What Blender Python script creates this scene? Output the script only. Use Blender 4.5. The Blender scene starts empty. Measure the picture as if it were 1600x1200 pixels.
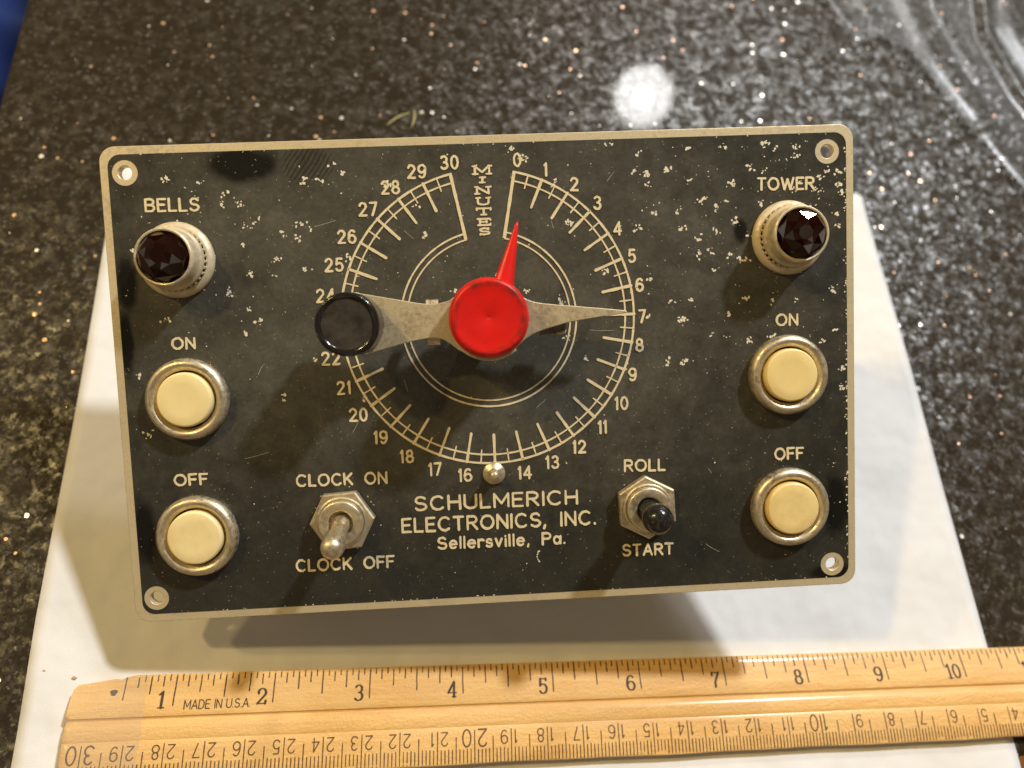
import bpy, math, random
from mathutils import Vector, Matrix

IN = 0.0254
R = math.radians
scene = bpy.context.scene
COL = scene.collection

# ------------------------------------------------------------------ camera
cam_d = bpy.data.cameras.new("camera")
cam_o = bpy.data.objects.new("camera", cam_d)
COL.objects.link(cam_o)
cR, cU, cF = Vector((0.9485, 0.2905, 0.1266)), Vector((-0.3169, 0.8695, 0.3789)), Vector((0, 0.3995, -0.9168))
cm = Matrix((cR, cU, -cF)).transposed().to_4x4()
cm.translation = Vector((0, 0, 8.7922 * IN))
cam_o.matrix_world = cm
cam_d.sensor_width = 36
cam_d.lens = 1146.2 / 1600 * 36
cam_d.clip_start = 0.01
cam_d.clip_end = 50
cam_d.dof.use_dof = True
cam_d.dof.focus_distance = 7.25 * IN
cam_d.dof.aperture_fstop = 8.5
scene.camera = cam_o

# ------------------------------------------------------------------ world and lamps
W = bpy.data.worlds.new("World")
scene.world = W
W.use_nodes = True
wn = W.node_tree.nodes
wl = W.node_tree.links
bg = wn["Background"]
tc = wn.new("ShaderNodeTexCoord")
nz = wn.new("ShaderNodeTexNoise")
nz.inputs["Scale"].default_value = 2.6
nz.inputs["Detail"].default_value = 2
rp = wn.new("ShaderNodeValToRGB")
rp.color_ramp.elements[0].position = 0.36
rp.color_ramp.elements[0].color = (0.12, 0.075, 0.032, 1)
rp.color_ramp.elements[1].position = 0.60
rp.color_ramp.elements[1].color = (0.95, 0.70, 0.38, 1)
e_ = rp.color_ramp.elements.new(0.70)
e_.color = (5.5, 4.9, 4.0, 1)  # bright patches added to the surroundings to reflect in jewels and metal
wl.new(tc.outputs["Generated"], nz.inputs["Vector"])
wl.new(nz.outputs["Fac"], rp.inputs["Fac"])
wl.new(rp.outputs["Color"], bg.inputs["Color"])
bg.inputs["Strength"].default_value = 0.25

def lamp(name, el, az, dist, radius, power, color):
    el, az = R(el), R(az)
    d = Vector((math.cos(el) * math.cos(az), math.cos(el) * math.sin(az), math.sin(el)))
    L = bpy.data.lights.new(name, 'AREA')
    L.shape = 'DISK'
    L.size = 2 * radius
    L.energy = power
    L.color = color
    o = bpy.data.objects.new(name, L)
    COL.objects.link(o)
    c = Vector((0.0, 4.0 * IN, 0.03))
    o.location = c + d * dist
    o.rotation_euler = (-d).to_track_quat('-Z', 'Y').to_euler()
    return o

lamp("ceiling_lamp_key", 50, 65, 2.6, 0.085, 70, (0.95, 0.98, 1.0))
lamp("ceiling_lamp_warm", 50, 178, 2.4, 0.06, 21, (1.0, 0.73, 0.29))
lamp("ceiling_lamp_warm", 37, 181, 2.8, 0.06, 15.5, (1.0, 0.74, 0.31))
# the lamp whose reflection shows on the granite
sp = lamp("ceiling_lamp_spot", 43.2, 86.7, 2.5, 0.100, 14, (1.0, 0.98, 0.96))
sp.location = Vector((0.5377, 9.30, 0)) * IN + Vector((0.0418, 0.7281, 0.6842)) * 2.5
sp2 = lamp("ceiling_lamp_bulb", 43.2, 86.7, 2.45, 0.030, 2.4, (1.0, 0.98, 0.94))
sp2.location = Vector((0.5377, 9.20, 0)) * IN + Vector((0.0418, 0.7281, 0.6842)) * 2.44

scene.view_settings.view_transform = 'Standard'
scene.view_settings.look = 'None'
scene.view_settings.exposure = 0.0
scene.view_settings.gamma = 1
scene.view_settings.use_curve_mapping = False

# ------------------------------------------------------------------ material helpers
class Mat:
    def __init__(s, name):
        s.m = bpy.data.materials.new(name)
        s.m.use_nodes = True
        s.n = s.m.node_tree.nodes
        s.l = s.m.node_tree.links
        s.b = s.n["Principled BSDF"]
        s.tc = None

    def set(s, **k):
        for a, v in k.items():
            nm = a.replace('_', ' ')
            for cand in s.b.inputs:
                if cand.name.lower() == nm.lower():
                    if isinstance(v, bpy.types.NodeSocket):
                        s.l.new(v, cand)
                    elif cand.type == 'RGBA' and len(v) == 3:
                        cand.default_value = (*v, 1)
                    else:
                        cand.default_value = v
        return s

    def coord(s, scale=(1, 1, 1)):
        if s.tc is None:
            s.tc = s.n.new("ShaderNodeTexCoord")
        if scale == (1, 1, 1):
            return s.tc.outputs["Object"]
        mp = s.n.new("ShaderNodeMapping")
        mp.inputs["Scale"].default_value = scale
        s.l.new(s.tc.outputs["Object"], mp.inputs["Vector"])
        return mp.outputs["Vector"]

    def noise(s, scale, detail=4, rough=0.55, vec=None, distort=0.0):
        t = s.n.new("ShaderNodeTexNoise")
        t.inputs["Scale"].default_value = scale
        t.inputs["Detail"].default_value = detail
        t.inputs["Roughness"].default_value = rough
        t.inputs["Distortion"].default_value = distort
        s.l.new(vec or s.coord(), t.inputs["Vector"])
        return t.outputs["Fac"]

    def voro(s, scale, feature='F1', vec=None):
        t = s.n.new("ShaderNodeTexVoronoi")
        t.feature = feature
        t.inputs["Scale"].default_value = scale
        s.l.new(vec or s.coord(), t.inputs["Vector"])
        return t

    def ramp(s, fac, pts):
        r = s.n.new("ShaderNodeValToRGB")
        e = r.color_ramp.elements
        while len(e) < len(pts):
            e.new(0.5)
        for i, (p, c) in enumerate(pts):
            e[i].position = p
            e[i].color = (c, c, c, 1) if not hasattr(c, '__len__') else (*c, 1)
        s.l.new(fac, r.inputs["Fac"])
        return r.outputs["Color"]

    def math(s, op, a, b=None, c=None, clamp=False):
        m = s.n.new("ShaderNodeMath")
        m.operation = op
        m.use_clamp = clamp
        for i, v in enumerate((a, b, c)):
            if v is None:
                continue
            if isinstance(v, bpy.types.NodeSocket):
                s.l.new(v, m.inputs[i])
            else:
                m.inputs[i].default_value = v
        return m.outputs[0]

    def mix(s, fac, a, b):
        m = s.n.new("ShaderNodeMix")
        m.data_type = 'RGBA'
        for sock, v in ((m.inputs[0], fac), (m.inputs[6], a), (m.inputs[7], b)):
            if isinstance(v, bpy.types.NodeSocket):
                s.l.new(v, sock)
            elif hasattr(v, '__len__'):
                sock.default_value = (*v, 1)
            else:
                sock.default_value = v
        return m.outputs[2]

    def bump(s, h, dist, strength=1.0, normal=None):
        b = s.n.new("ShaderNodeBump")
        b.inputs["Distance"].default_value = dist
        b.inputs["Strength"].default_value = strength
        s.l.new(h, b.inputs["Height"])
        if normal is not None:
            s.l.new(normal, b.inputs["Normal"])
        return b.outputs["Normal"]

    def ellipse(s, cx, cy, rx, ry, wob, soft=0.35):
        """1 inside a wobbly ellipse of the object's own xy plane (inches)"""
        sub = s.n.new("ShaderNodeVectorMath")
        sub.operation = 'SUBTRACT'
        s.l.new(s.coord(), sub.inputs[0])
        sub.inputs[1].default_value = (cx * IN, cy * IN, 0)
        mul = s.n.new("ShaderNodeVectorMath")
        mul.operation = 'MULTIPLY'
        s.l.new(sub.outputs[0], mul.inputs[0])
        mul.inputs[1].default_value = (1 / (rx * IN), 1 / (ry * IN), 0)
        ln = s.n.new("ShaderNodeVectorMath")
        ln.operation = 'LENGTH'
        s.l.new(mul.outputs[0], ln.inputs[0])
        d = s.math('ADD', ln.outputs["Value"], wob)
        mr = s.n.new("ShaderNodeMapRange")
        mr.interpolation_type = 'SMOOTHSTEP'
        mr.inputs["From Min"].default_value = 1 - soft
        mr.inputs["From Max"].default_value = 1 + soft
        mr.inputs["To Min"].default_value = 1
        mr.inputs["To Max"].default_value = 0
        s.l.new(d, mr.inputs["Value"])
        return mr.outputs[0]

def metal(name, col, rough, metallic=1.0, dust=0.3, dustcol=(0.42, 0.36, 0.25), scale=900):
    M = Mat(name)
    f = M.noise(scale, 5, 0.65)
    g = M.noise(scale * 0.18, 4, 0.6)
    k = M.math('MULTIPLY', M.ramp(f, [(0.42, 0.0), (0.66, 1.0)]), dust)
    k2 = M.math('ADD', k, M.math('MULTIPLY', M.ramp(g, [(0.4, 0.0), (0.75, 1.0)]), dust * 0.8), clamp=True)
    M.set(Base_Color=M.mix(k2, col, dustcol), Metallic=M.math('MULTIPLY_ADD', k2, -0.8 * metallic, metallic),
          Roughness=M.math('MULTIPLY_ADD', k2, 0.45, rough, clamp=True),
          Normal=M.bump(f, 0.00006, 0.8))
    return M.m

# granite: dark grains with grey ones between, coppery flakes, polished on top
def granite():
    M = Mat("polished_granite")
    fine = M.noise(520, 6, 0.7)
    mid = M.noise(210, 5, 0.65, distort=0.6)
    big = M.noise(34, 3, 0.5)
    wv = M.n.new("ShaderNodeTexNoise")
    wv.inputs["Scale"].default_value = 900
    wv.inputs["Detail"].default_value = 3
    M.l.new(M.coord(), wv.inputs["Vector"])
    wm = M.n.new("ShaderNodeVectorMath")
    wm.operation = 'MULTIPLY_ADD'
    M.l.new(wv.outputs["Color"], wm.inputs[0])
    wm.inputs[1].default_value = (0.0022, 0.0022, 0.0022)
    M.l.new(M.coord(), wm.inputs[2])
    v = M.voro(800, vec=wm.outputs[0])
    cell = M.n.new("ShaderNodeSeparateColor")
    M.l.new(v.outputs["Color"], cell.inputs[0])
    grey = M.ramp(mid, [(0.44, 0.0), (0.72, 1.0)])
    grey = M.math('MULTIPLY', grey, M.ramp(fine, [(0.36, 0.15), (0.68, 1.0)]))
    grey = M.math('MULTIPLY', grey, M.ramp(big, [(0.3, 0.55), (0.7, 1.0)]))
    c = M.mix(grey, (0.025, 0.0187, 0.0112), (0.074, 0.060, 0.041))
    lightcell = M.ramp(cell.outputs[0], [(0.86, 0.0), (0.93, 1.0)])
    c = M.mix(M.math('MULTIPLY', lightcell, M.math('MULTIPLY', M.ramp(fine, [(0.4, 0.0), (0.6, 1.0)]), 0.7)), c, (0.13, 0.115, 0.092))
    # flakes
    v2 = M.voro(215)
    c2 = M.n.new("ShaderNodeSeparateColor")
    M.l.new(v2.outputs["Color"], c2.inputs[0])
    sel = M.math('GREATER_THAN', c2.outputs[0], 0.48)
    size = M.math('MULTIPLY_ADD', c2.outputs[1], 0.15, 0.02)
    wob = M.math('MULTIPLY_ADD', fine, 0.12, -0.06)
    inside = M.math('LESS_THAN', M.math('ADD', v2.outputs["Distance"], wob), size)
    flake = M.math('MULTIPLY', sel, inside)
    fcol = M.ramp(c2.outputs[2], [(0.0, (0.85, 0.50, 0.30)), (0.45, (0.95, 0.78, 0.55)), (0.8, (1.0, 0.95, 0.85))])
    c = M.mix(flake, c, fcol)
    # every grain faces its own way
    nm = M.n.new("ShaderNodeVectorMath")
    nm.operation = 'SUBTRACT'
    M.l.new(v.outputs["Color"], nm.inputs[0])
    nm.inputs[1].default_value = (0.5, 0.5, 0.5)
    sc = M.n.new("ShaderNodeVectorMath")
    sc.operation = 'SCALE'
    M.l.new(nm.outputs[0], sc.inputs[0])
    sc.inputs["Scale"].default_value = 0.25
    geo = M.n.new("ShaderNodeNewGeometry")
    ad = M.n.new("ShaderNodeVectorMath")
    ad.operation = 'ADD'
    M.l.new(sc.outputs[0], ad.inputs[0])
    M.l.new(geo.outputs["Normal"], ad.inputs[1])
    no = M.n.new("ShaderNodeVectorMath")
    no.operation = 'NORMALIZE'
    M.l.new(ad.outputs[0], no.inputs[0])
    M.set(Base_Color=c, Roughness=M.math('MULTIPLY_ADD', fine, 0.28, 0.20), Metallic=M.math('MULTIPLY', flake, 0.6),
          Normal=no.outputs[0], Coat_Weight=0.105, Coat_Roughness=0.03, Coat_IOR=1.5,
          Specular_IOR_Level=M.math('MULTIPLY_ADD', M.ramp(mid, [(0.46, 0.0), (0.66, 1.0)]), 0.50, 0.05))
    return M.m

def plate_black():
    M = Mat("black_enamel_dusty")
    wob = M.math('MULTIPLY_ADD', M.noise(240, 4, 0.6), 0.9, -0.45)
    d = M.noise(42, 5, 0.6)
    d2 = M.noise(900, 4, 0.7)
    d3 = M.noise(130, 5, 0.62, distort=0.8)
    dust = M.math('MULTIPLY', M.ramp(d, [(0.3, 0.58), (0.7, 1.0)]), M.ramp(d2, [(0.25, 0.6), (0.75, 1.0)]))
    dust = M.math('MULTIPLY', dust, M.ramp(d3, [(0.28, 0.66), (0.62, 1.0)]))
    thick = M.ellipse(-0.35, 0.75, 3.35, 1.85, wob, 0.55)  # panel paler in a wide oval about the dial, darker towards the edges
    dust = M.math('MULTIPLY', dust, M.math('MULTIPLY_ADD', thick, 0.62, 0.38))
    clean = None
    for e in [(-2.33, 2.13, 0.33, 0.17), (-3.50, 1.03, 0.10, 0.25), (-3.52, -1.42, 0.11, 0.32), (3.47, -1.50, 0.13, 0.32),
              (2.52, 1.32, 0.065, 0.11), (-3.55, 0.45, 0.07, 0.3), (3.42, -2.2, 0.25, 0.08)]:
        x = M.ellipse(*e, wob)
        clean = x if clean is None else M.math('MAXIMUM', clean, x)
    # a fingerprint with its ridges
    pr = M.ellipse(-1.72, 2.1, 0.27, 0.16, wob, 0.3)
    wv = M.n.new("ShaderNodeTexWave")
    wv.wave_type = 'BANDS'
    wv.bands_direction = 'X'
    wv.inputs["Scale"].default_value = 300
    wv.inputs["Distortion"].default_value = 4.5
    wv.inputs["Detail Scale"].default_value = 0.35
    mpf = M.n.new("ShaderNodeMapping")
    mpf.inputs["Rotation"].default_value = (0, 0, 0.6)
    M.l.new(M.coord(), mpf.inputs["Vector"])
    M.l.new(mpf.outputs[0], wv.inputs["Vector"])
    clean = M.math('MAXIMUM', clean, M.math('MULTIPLY', pr, M.ramp(wv.outputs["Fac"], [(0.3, 0.0), (0.75, 0.5)])))
    dust = M.math('MULTIPLY', dust, M.math('SUBTRACT', 1.0, M.math('MULTIPLY', clean, 0.93)))
    # fine bright dust grains
    g = M.voro(2600)
    gs = M.n.new("ShaderNodeSeparateColor")
    M.l.new(g.outputs["Color"], gs.inputs[0])
    grain = M.math('MULTIPLY', M.math('GREATER_THAN', gs.outputs[0], 0.985), M.math('LESS_THAN', g.outputs["Distance"], 0.33))
    c = M.mix(dust, (0.004, 0.0038, 0.0034), (0.118, 0.110, 0.083))
    c = M.mix(M.math('MULTIPLY', grain, 0.7), c, (0.35, 0.31, 0.24))
    M.set(Base_Color=c, Roughness=M.math('MULTIPLY_ADD', dust, 0.32, 0.26), Specular_IOR_Level=0.35,
          Normal=M.bump(d2, 0.00003, 0.5))
    return M.m

def wood():
    M = Mat("varnished_maple")
    a = M.noise(60, 6, 0.65, M.coord((1, 14, 14)))
    b = M.noise(16, 4, 0.6, M.coord((1, 9, 9)))
    f = M.noise(420, 5, 0.7, M.coord((1, 4, 4)))
    blot = M.noise(30, 3, 0.5)
    c = M.mix(M.ramp(a, [(0.35, 0.0), (0.7, 1.0)]), (0.78, 0.47, 0.15), (0.64, 0.33, 0.085))
    c = M.mix(M.math('MULTIPLY', M.ramp(b, [(0.45, 0.0), (0.75, 1.0)]), 0.5), c, (0.52, 0.29, 0.10))
    c = M.mix(M.math('MULTIPLY', M.ramp(f, [(0.5, 0.0), (0.75, 1.0)]), 0.22), c, (0.42, 0.24, 0.09))
    c = M.mix(M.math('MULTIPLY', M.ramp(blot, [(0.35, 0.0), (0.7, 1.0)]), 0.35), c, (0.74, 0.50, 0.23))
    h = M.math('ADD', M.math('MULTIPLY', f, 0.6), M.noise(1100, 5, 0.7))
    M.set(Base_Color=c, Roughness=0.34, Normal=M.bump(h, 0.00032, 0.85), Coat_Weight=0.35, Coat_Roughness=0.2)
    return M.m

def paper_mat():
    M = Mat("white_paper")
    f = M.noise(2200, 3, 0.6)
    c = M.mix(M.noise(14, 3, 0.5), (0.655, 0.640, 0.625), (0.69, 0.68, 0.67))
    sm_ = M.math('MULTIPLY', M.ramp(M.noise(48, 5, 0.7, distort=1.5), [(0.55, 0.0), (0.8, 1.0)]), 0.16)
    sp_ = M.math('MULTIPLY', M.ramp(M.noise(900, 2, 0.5), [(0.74, 0.0), (0.78, 1.0)]), 0.35)
    c = M.mix(M.math('MAXIMUM', sm_, sp_), c, (0.45, 0.42, 0.38))
    h = M.math('ADD', M.math('MULTIPLY', M.noise(26, 3, 0.5), 6.0), M.math('MULTIPLY', f, 0.08))
    M.set(Base_Color=c, Roughness=0.75, Normal=M.bump(h, 0.0008, 0.8), Specular_IOR_Level=0.3)
    return M.m

def plain(name, col, rough, dust=0.0, dustcol=(0.2, 0.18, 0.14), scale=500, lo=0.45, **k):
    M = Mat(name)
    if dust:
        d = M.math('MULTIPLY', M.ramp(M.noise(scale, 5, 0.65), [(lo, 0.0), (lo + 0.28, 1.0)]), dust)
        M.set(Base_Color=M.mix(d, col, dustcol), Roughness=M.math('MULTIPLY_ADD', d, 0.4, rough, clamp=True))
    else:
        M.set(Base_Color=col, Roughness=rough)
    M.set(**k)
    return M.m

def film(name, gloss=0.22, haze=0.05, rough=0.12, col=(0.8, 0.8, 0.8), bumpd=0.0):
    M = Mat(name)
    M.n.remove(M.b)
    out = [n for n in M.n if n.type == 'OUTPUT_MATERIAL'][0]
    tr = M.n.new("ShaderNodeBsdfTransparent")
    gl = M.n.new("ShaderNodeBsdfGlossy")
    gl.inputs["Roughness"].default_value = rough
    gl.inputs["Color"].default_value = (1, 1, 1, 1)
    df = M.n.new("ShaderNodeBsdfDiffuse")
    df.inputs["Color"].default_value = (*col, 1)
    if bumpd:
        nb = M.bump(M.noise(150, 3, 0.5), bumpd, 1.0)
        M.l.new(nb, gl.inputs["Normal"])
    lw = M.n.new("ShaderNodeLayerWeight")
    lw.inputs["Blend"].default_value = 0.35
    m1 = M.n.new("ShaderNodeMixShader")
    m2 = M.n.new("ShaderNodeMixShader")
    m1.inputs[0].default_value = haze
    M.l.new(tr.outputs[0], m1.inputs[1])
    M.l.new(df.outputs[0], m1.inputs[2])
    M.l.new(M.math('MULTIPLY_ADD', lw.outputs["Fresnel"], 0.42, gloss * 0.4, clamp=True), m2.inputs[0])
    M.l.new(m1.outputs[0], m2.inputs[1])
    M.l.new(gl.outputs[0], m2.inputs[2])
    M.l.new(m2.outputs[0], out.inputs[0])
    return M.m

MT = {}
MT['granite'] = granite()
MT['enamel'] = plate_black()
MT['wood'] = wood()
MT['paper'] = paper_mat()
MT['alu'] = metal("bare_brushed_metal", (0.68, 0.58, 0.39), 0.42, 0.6, 0.55, (0.42, 0.33, 0.18), 800)
MT['letter'] = metal("etched_metal_lettering", (0.80, 0.68, 0.44), 0.5, 0.15, 0.5, (0.52, 0.42, 0.24), 2200)
MT['chip'] = plain("bare_metal_chip", (0.74, 0.67, 0.51), 0.55, 0.45, (0.42, 0.36, 0.25), 3000)
MT['nickel'] = metal("worn_nickel", (0.64, 0.545, 0.38), 0.30, 1.0, 0.38, (0.36, 0.30, 0.20), 1200)
MT['bezel'] = metal("dull_plated_bezel", (0.66, 0.56, 0.38), 0.42, 0.65, 0.7, (0.56, 0.46, 0.29), 700)
MT['arm'] = metal("tarnished_arm_metal", (0.64, 0.545, 0.36), 0.36, 0.8, 0.5, (0.40, 0.33, 0.20), 1100)
MT['nut'] = metal("dull_nut_metal", (0.62, 0.53, 0.36), 0.32, 0.9, 0.35, (0.42, 0.34, 0.21), 900)
MT['dark_metal'] = metal("dark_metal", (0.16, 0.13, 0.10), 0.45, 0.8, 0.4, (0.1, 0.085, 0.06), 800)
MT['chassis'] = metal("zinc_chassis", (0.3, 0.28, 0.24), 0.5, 0.6, 0.4, (0.25, 0.22, 0.17), 300)
def cream(k, sc, lo, dust, col):
    return plain("aged_cream_plastic", col, 0.34, dust, (0.55, 0.37, 0.13), sc, lo,
                 Subsurface_Weight=0.12, Subsurface_Radius=(0.002, 0.0013, 0.0006), Subsurface_Scale=0.4)
MT['cream'] = [cream(0, 150, 0.46, 0.20, (0.84, 0.69, 0.34)), cream(1, 210, 0.43, 0.30, (0.83, 0.685, 0.35)),
               cream(2, 120, 0.44, 0.28, (0.80, 0.625, 0.27)), cream(3, 265, 0.42, 0.42, (0.78, 0.60, 0.26))]
MT['black_pl'] = plain("black_bakelite", (0.010, 0.009, 0.008), 0.16, 0.0)
MT['black_top'] = plain("dusty_black_bakelite", (0.015, 0.0125, 0.0095), 0.38, 0.55, (0.055, 0.044, 0.031), 260, 0.35)
MT['hole'] = plain("dark_gap", (0.01, 0.008, 0.006), 0.8)
MT['ink'] = plain("printed_dark_ink", (0.035, 0.020, 0.010), 0.6, 0.45, (0.16, 0.085, 0.03), 1400, 0.5)
MT['inkcm'] = plain("printed_brown_ink", (0.085, 0.043, 0.016), 0.6, 0.5, (0.25, 0.135, 0.045), 1600, 0.48)
MT['pencil'] = plain("pencil_mark", (0.12, 0.105, 0.09), 0.7)
MT['straw'] = plain("dry_grass", (0.42, 0.37, 0.15), 0.7, 0.4, (0.3, 0.24, 0.1), 900)
MT['crumb'] = plain("crumb", (0.45, 0.31, 0.16), 0.8, 0.5, (0.3, 0.2, 0.1), 1500)
MT['floor'] = None

def red_mat():
    M = Mat("red_painted_knob")
    geo = M.n.new("ShaderNodeNewGeometry")
    sx = M.n.new("ShaderNodeSeparateXYZ")
    M.l.new(M.coord(), sx.inputs[0])
    rr = M.math('SQRT', M.math('ADD', M.math('POWER', sx.outputs[0], 2.0), M.math('POWER', sx.outputs[1], 2.0)))
    ring = M.ramp(M.math('MULTIPLY', rr, 1 / (0.40 * IN)), [(0.66, 0.0), (0.76, 1.0), (0.84, 0.8), (0.87, 0.0)])
    scuff = M.math('MULTIPLY', ring, M.ramp(M.noise(330, 6, 0.72), [(0.45, 0.0), (0.62, 0.85)]))
    sp = M.math('MULTIPLY', M.ramp(M.noise(1500, 4, 0.6), [(0.60, 0.0), (0.72, 1.0)]), 0.4)
    wear = M.math('MAXIMUM', scuff, sp)
    c = M.mix(M.ramp(M.noise(110, 4, 0.6), [(0.3, 0.0), (0.7, 1.0)]), (0.70, 0.010, 0.006), (0.58, 0.012, 0.010))
    c = M.mix(wear, c, (0.10, 0.022, 0.012))
    M.set(Base_Color=c, Roughness=M.math('MULTIPLY_ADD', M.noise(300, 4, 0.6), 0.25, 0.22), Specular_IOR_Level=0.32)
    return M.m
MT['red'] = red_mat()

def jewel_mat():
    M = Mat("dark_red_glass")
    M.set(Base_Color=(0.012, 0.0005, 0.0005), Roughness=0.03, Transmission_Weight=0.3, IOR=1.55, Specular_IOR_Level=0.6)
    return M.m
MT['jewel'] = jewel_mat()
MT['tape'] = film("clear_tape", 0.12, 0.11, 0.2, (0.75, 0.7, 0.62), 0.00004)
MT['bag'] = film("clear_plastic_film", 0.0, 0.006, 0.30, (0.85, 0.85, 0.87), 0.0)

def floor_mat():
    M = Mat("orange_brown_wood_floor")
    a = M.noise(6, 5, 0.6, M.coord((1, 10, 1)))
    M.set(Base_Color=M.mix(a, (0.36, 0.14, 0.035), (0.22, 0.08, 0.02)), Roughness=0.4)
    return M.m
MT['floor'] = floor_mat()

def cloth_mat():
    M = Mat("blue_cloth")
    a = M.noise(3000, 3, 0.6)
    M.set(Base_Color=M.mix(a, (0.003, 0.016, 0.10), (0.006, 0.03, 0.17)), Roughness=0.85)
    return M.m
MT['cloth'] = cloth_mat()

# ------------------------------------------------------------------ mesh helpers (all input in inches)
class MB:
    def __init__(s):
        s.v, s.f, s.mi, s.sm = [], [], [], []

    def add(s, verts, faces, mat=0, smooth=False):
        o = len(s.v)
        s.v += [tuple(v) for v in verts]
        for f in faces:
            s.f.append([i + o for i in f])
            s.mi.append(mat)
            s.sm.append(smooth)

    def mesh(s, name, mats, sharp=None):
        me = bpy.data.meshes.new(name)
        me.from_pydata([(x * IN, y * IN, z * IN) for x, y, z in s.v], [], s.f)
        for m in mats:
            me.materials.append(m)
        for p, mi, sm in zip(me.polygons, s.mi, s.sm):
            p.material_index = mi
            p.use_smooth = sm
        me.update()
        if sharp:
            me.set_sharp_from_angle(angle=R(sharp))
        return me

    def lathe(s, prof, seg=64, mat=0, smooth=True, M=None, squash=None):
        """prof: list of (r, z) from the outside bottom to the axis"""
        vs, fs = [], []
        rows = []
        for r, z in prof:
            if r <= 1e-6:
                rows.append([len(vs)])
                vs.append((0, 0, z))
            else:
                row = []
                for i in range(seg):
                    a = 2 * math.pi * i / seg
                    row.append(len(vs))
                    vs.append((r * math.cos(a), r * math.sin(a), z))
                rows.append(row)
        for a, b in zip(rows, rows[1:]):
            for i in range(seg):
                j = (i + 1) % seg
                if len(a) == 1 and len(b) == 1:
                    continue
                if len(b) == 1:
                    fs.append([a[i], a[j], b[0]])
                elif len(a) == 1:
                    fs.append([a[0], b[j], b[i]])
                else:
                    fs.append([a[i], a[j], b[j], b[i]])
        if M is not None:
            vs = [tuple(M @ Vector(v)) for v in vs]
        s.add(vs, fs, mat, smooth)
        return s

    def prism(s, pts, z0, z1, mat=0, ch=0.0):
        """counter-clockwise outline pushed from z0 to z1, with a small chamfer on the upper edge"""
        n = len(pts)
        if ch > 0:
            ins = []
            for i in range(n):
                p0, p1, p2 = (Vector(pts[i - 1]), Vector(pts[i]), Vector(pts[(i + 1) % n]))
                d1, d2 = (p1 - p0).normalized(), (p2 - p1).normalized()
                n1, n2 = Vector((-d1.y, d1.x)), Vector((-d2.y, d2.x))
                m = (n1 + n2)
                m = m / max(0.4, m.length_squared / 2) if m.length > 1e-6 else n1
                ins.append(p1 + m * ch)
            vs = [(x, y, z0) for x, y in pts] + [(x, y, z1 - ch) for x, y in pts] + [(p.x, p.y, z1) for p in ins]
            fs = [list(range(n))[::-1], [2 * n + i for i in range(n)]]
            for i in range(n):
                j = (i + 1) % n
                fs.append([i, j, n + j, n + i])
                fs.append([n + i, n + j, 2 * n + j, 2 * n + i])
        else:
            vs = [(x, y, z0) for x, y in pts] + [(x, y, z1) for x, y in pts]
            fs = [list(range(n))[::-1], [n + i for i in range(n)]]
            for i in range(n):
                j = (i + 1) % n
                fs.append([i, j, n + j, n + i])
        s.add(vs, fs, mat)
        return s

    def ribbon(s, pts, w, z0, z1, closed=False, contrast=0.0, zf=None, mat=0, cap=4, wob=0.0, rnd=None):
        """a flat stroke with upright sides: pts in xy, width w"""
        P = [Vector(p) for p in pts]
        n = len(P)
        if n < 2:
            return
        L, Rr = [], []
        for i in range(n):
            a = P[i - 1] if (i > 0 or closed) else P[i]
            b = P[(i + 1) % n] if (i < n - 1 or closed) else P[i]
            d1 = (P[i] - a)
            d2 = (b - P[i])
            d1 = d1.normalized() if d1.length > 1e-9 else d2.normalized()
            d2 = d2.normalized() if d2.length > 1e-9 else d1
            n1, n2 = Vector((-d1.y, d1.x)), Vector((-d2.y, d2.x))
            m = n1 + n2
            m = m / max(0.5, m.length_squared / 2) if m.length > 1e-6 else n1
            ww = w * (1 - contrast * (1 - abs(m.normalized().x)))
            if wob and rnd:
                ww *= 1 + rnd.uniform(-wob, wob)
            L.append(P[i] + m * ww / 2)
            Rr.append(P[i] - m * ww / 2)
        out = []
        if closed:
            vs = []
            for q in L + Rr:
                h = zf(q.x, q.y) if zf else 0
                vs += [(q.x, q.y, z1 + h), (q.x, q.y, z0 + h)]
            fs = []
            for i in range(n):
                j = (i + 1) % n
                l0, l1, r0, r1 = 2 * i, 2 * j, 2 * (n + i), 2 * (n + j)
                fs += [[r0, r1, l1, l0], [l0, l1, l1 + 1, l0 + 1], [r1, r0, r0 + 1, r1 + 1]]
            s.add(vs, fs, mat)
            return
        def capp(c, a, b):
            r = (a - c)
            o = []
            for k in range(1, cap):
                t = -math.pi * k / cap
                o.append(c + Vector((r.x * math.cos(t) - r.y * math.sin(t), r.x * math.sin(t) + r.y * math.cos(t))))
            return o
        vs, fs = [], []
        top = []
        allp = L + Rr
        for q in allp:
            h = zf(q.x, q.y) if zf else 0
            vs.append((q.x, q.y, z1 + h))
        for i in range(n - 1):
            fs.append([n + i, n + i + 1, i + 1, i])
        loop = list(range(n))
        if cap:
            e = capp(P[-1], L[-1], Rr[-1])
            idx = []
            for q in e:
                idx.append(len(vs))
                vs.append((q.x, q.y, z1 + (zf(q.x, q.y) if zf else 0)))
            fs.append(([n - 1] + idx + [2 * n - 1])[::-1])
            loop += idx
        loop += [n + i for i in range(n)][::-1]
        if cap:
            e = capp(P[0], Rr[0], L[0])
            idx = []
            for q in e:
                idx.append(len(vs))
                vs.append((q.x, q.y, z1 + (zf(q.x, q.y) if zf else 0)))
            fs.append(([n] + idx + [0])[::-1])
            loop += idx
        nb = len(vs)
        m = len(loop)
        for k in loop:
            x, y, z = vs[k]
            vs.append((x, y, z - (z1 - z0)))
        for k in range(m):
            j = (k + 1) % m
            fs.append([loop[k], loop[j], nb + j, nb + k])
        s.add(vs, fs, mat)

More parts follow.
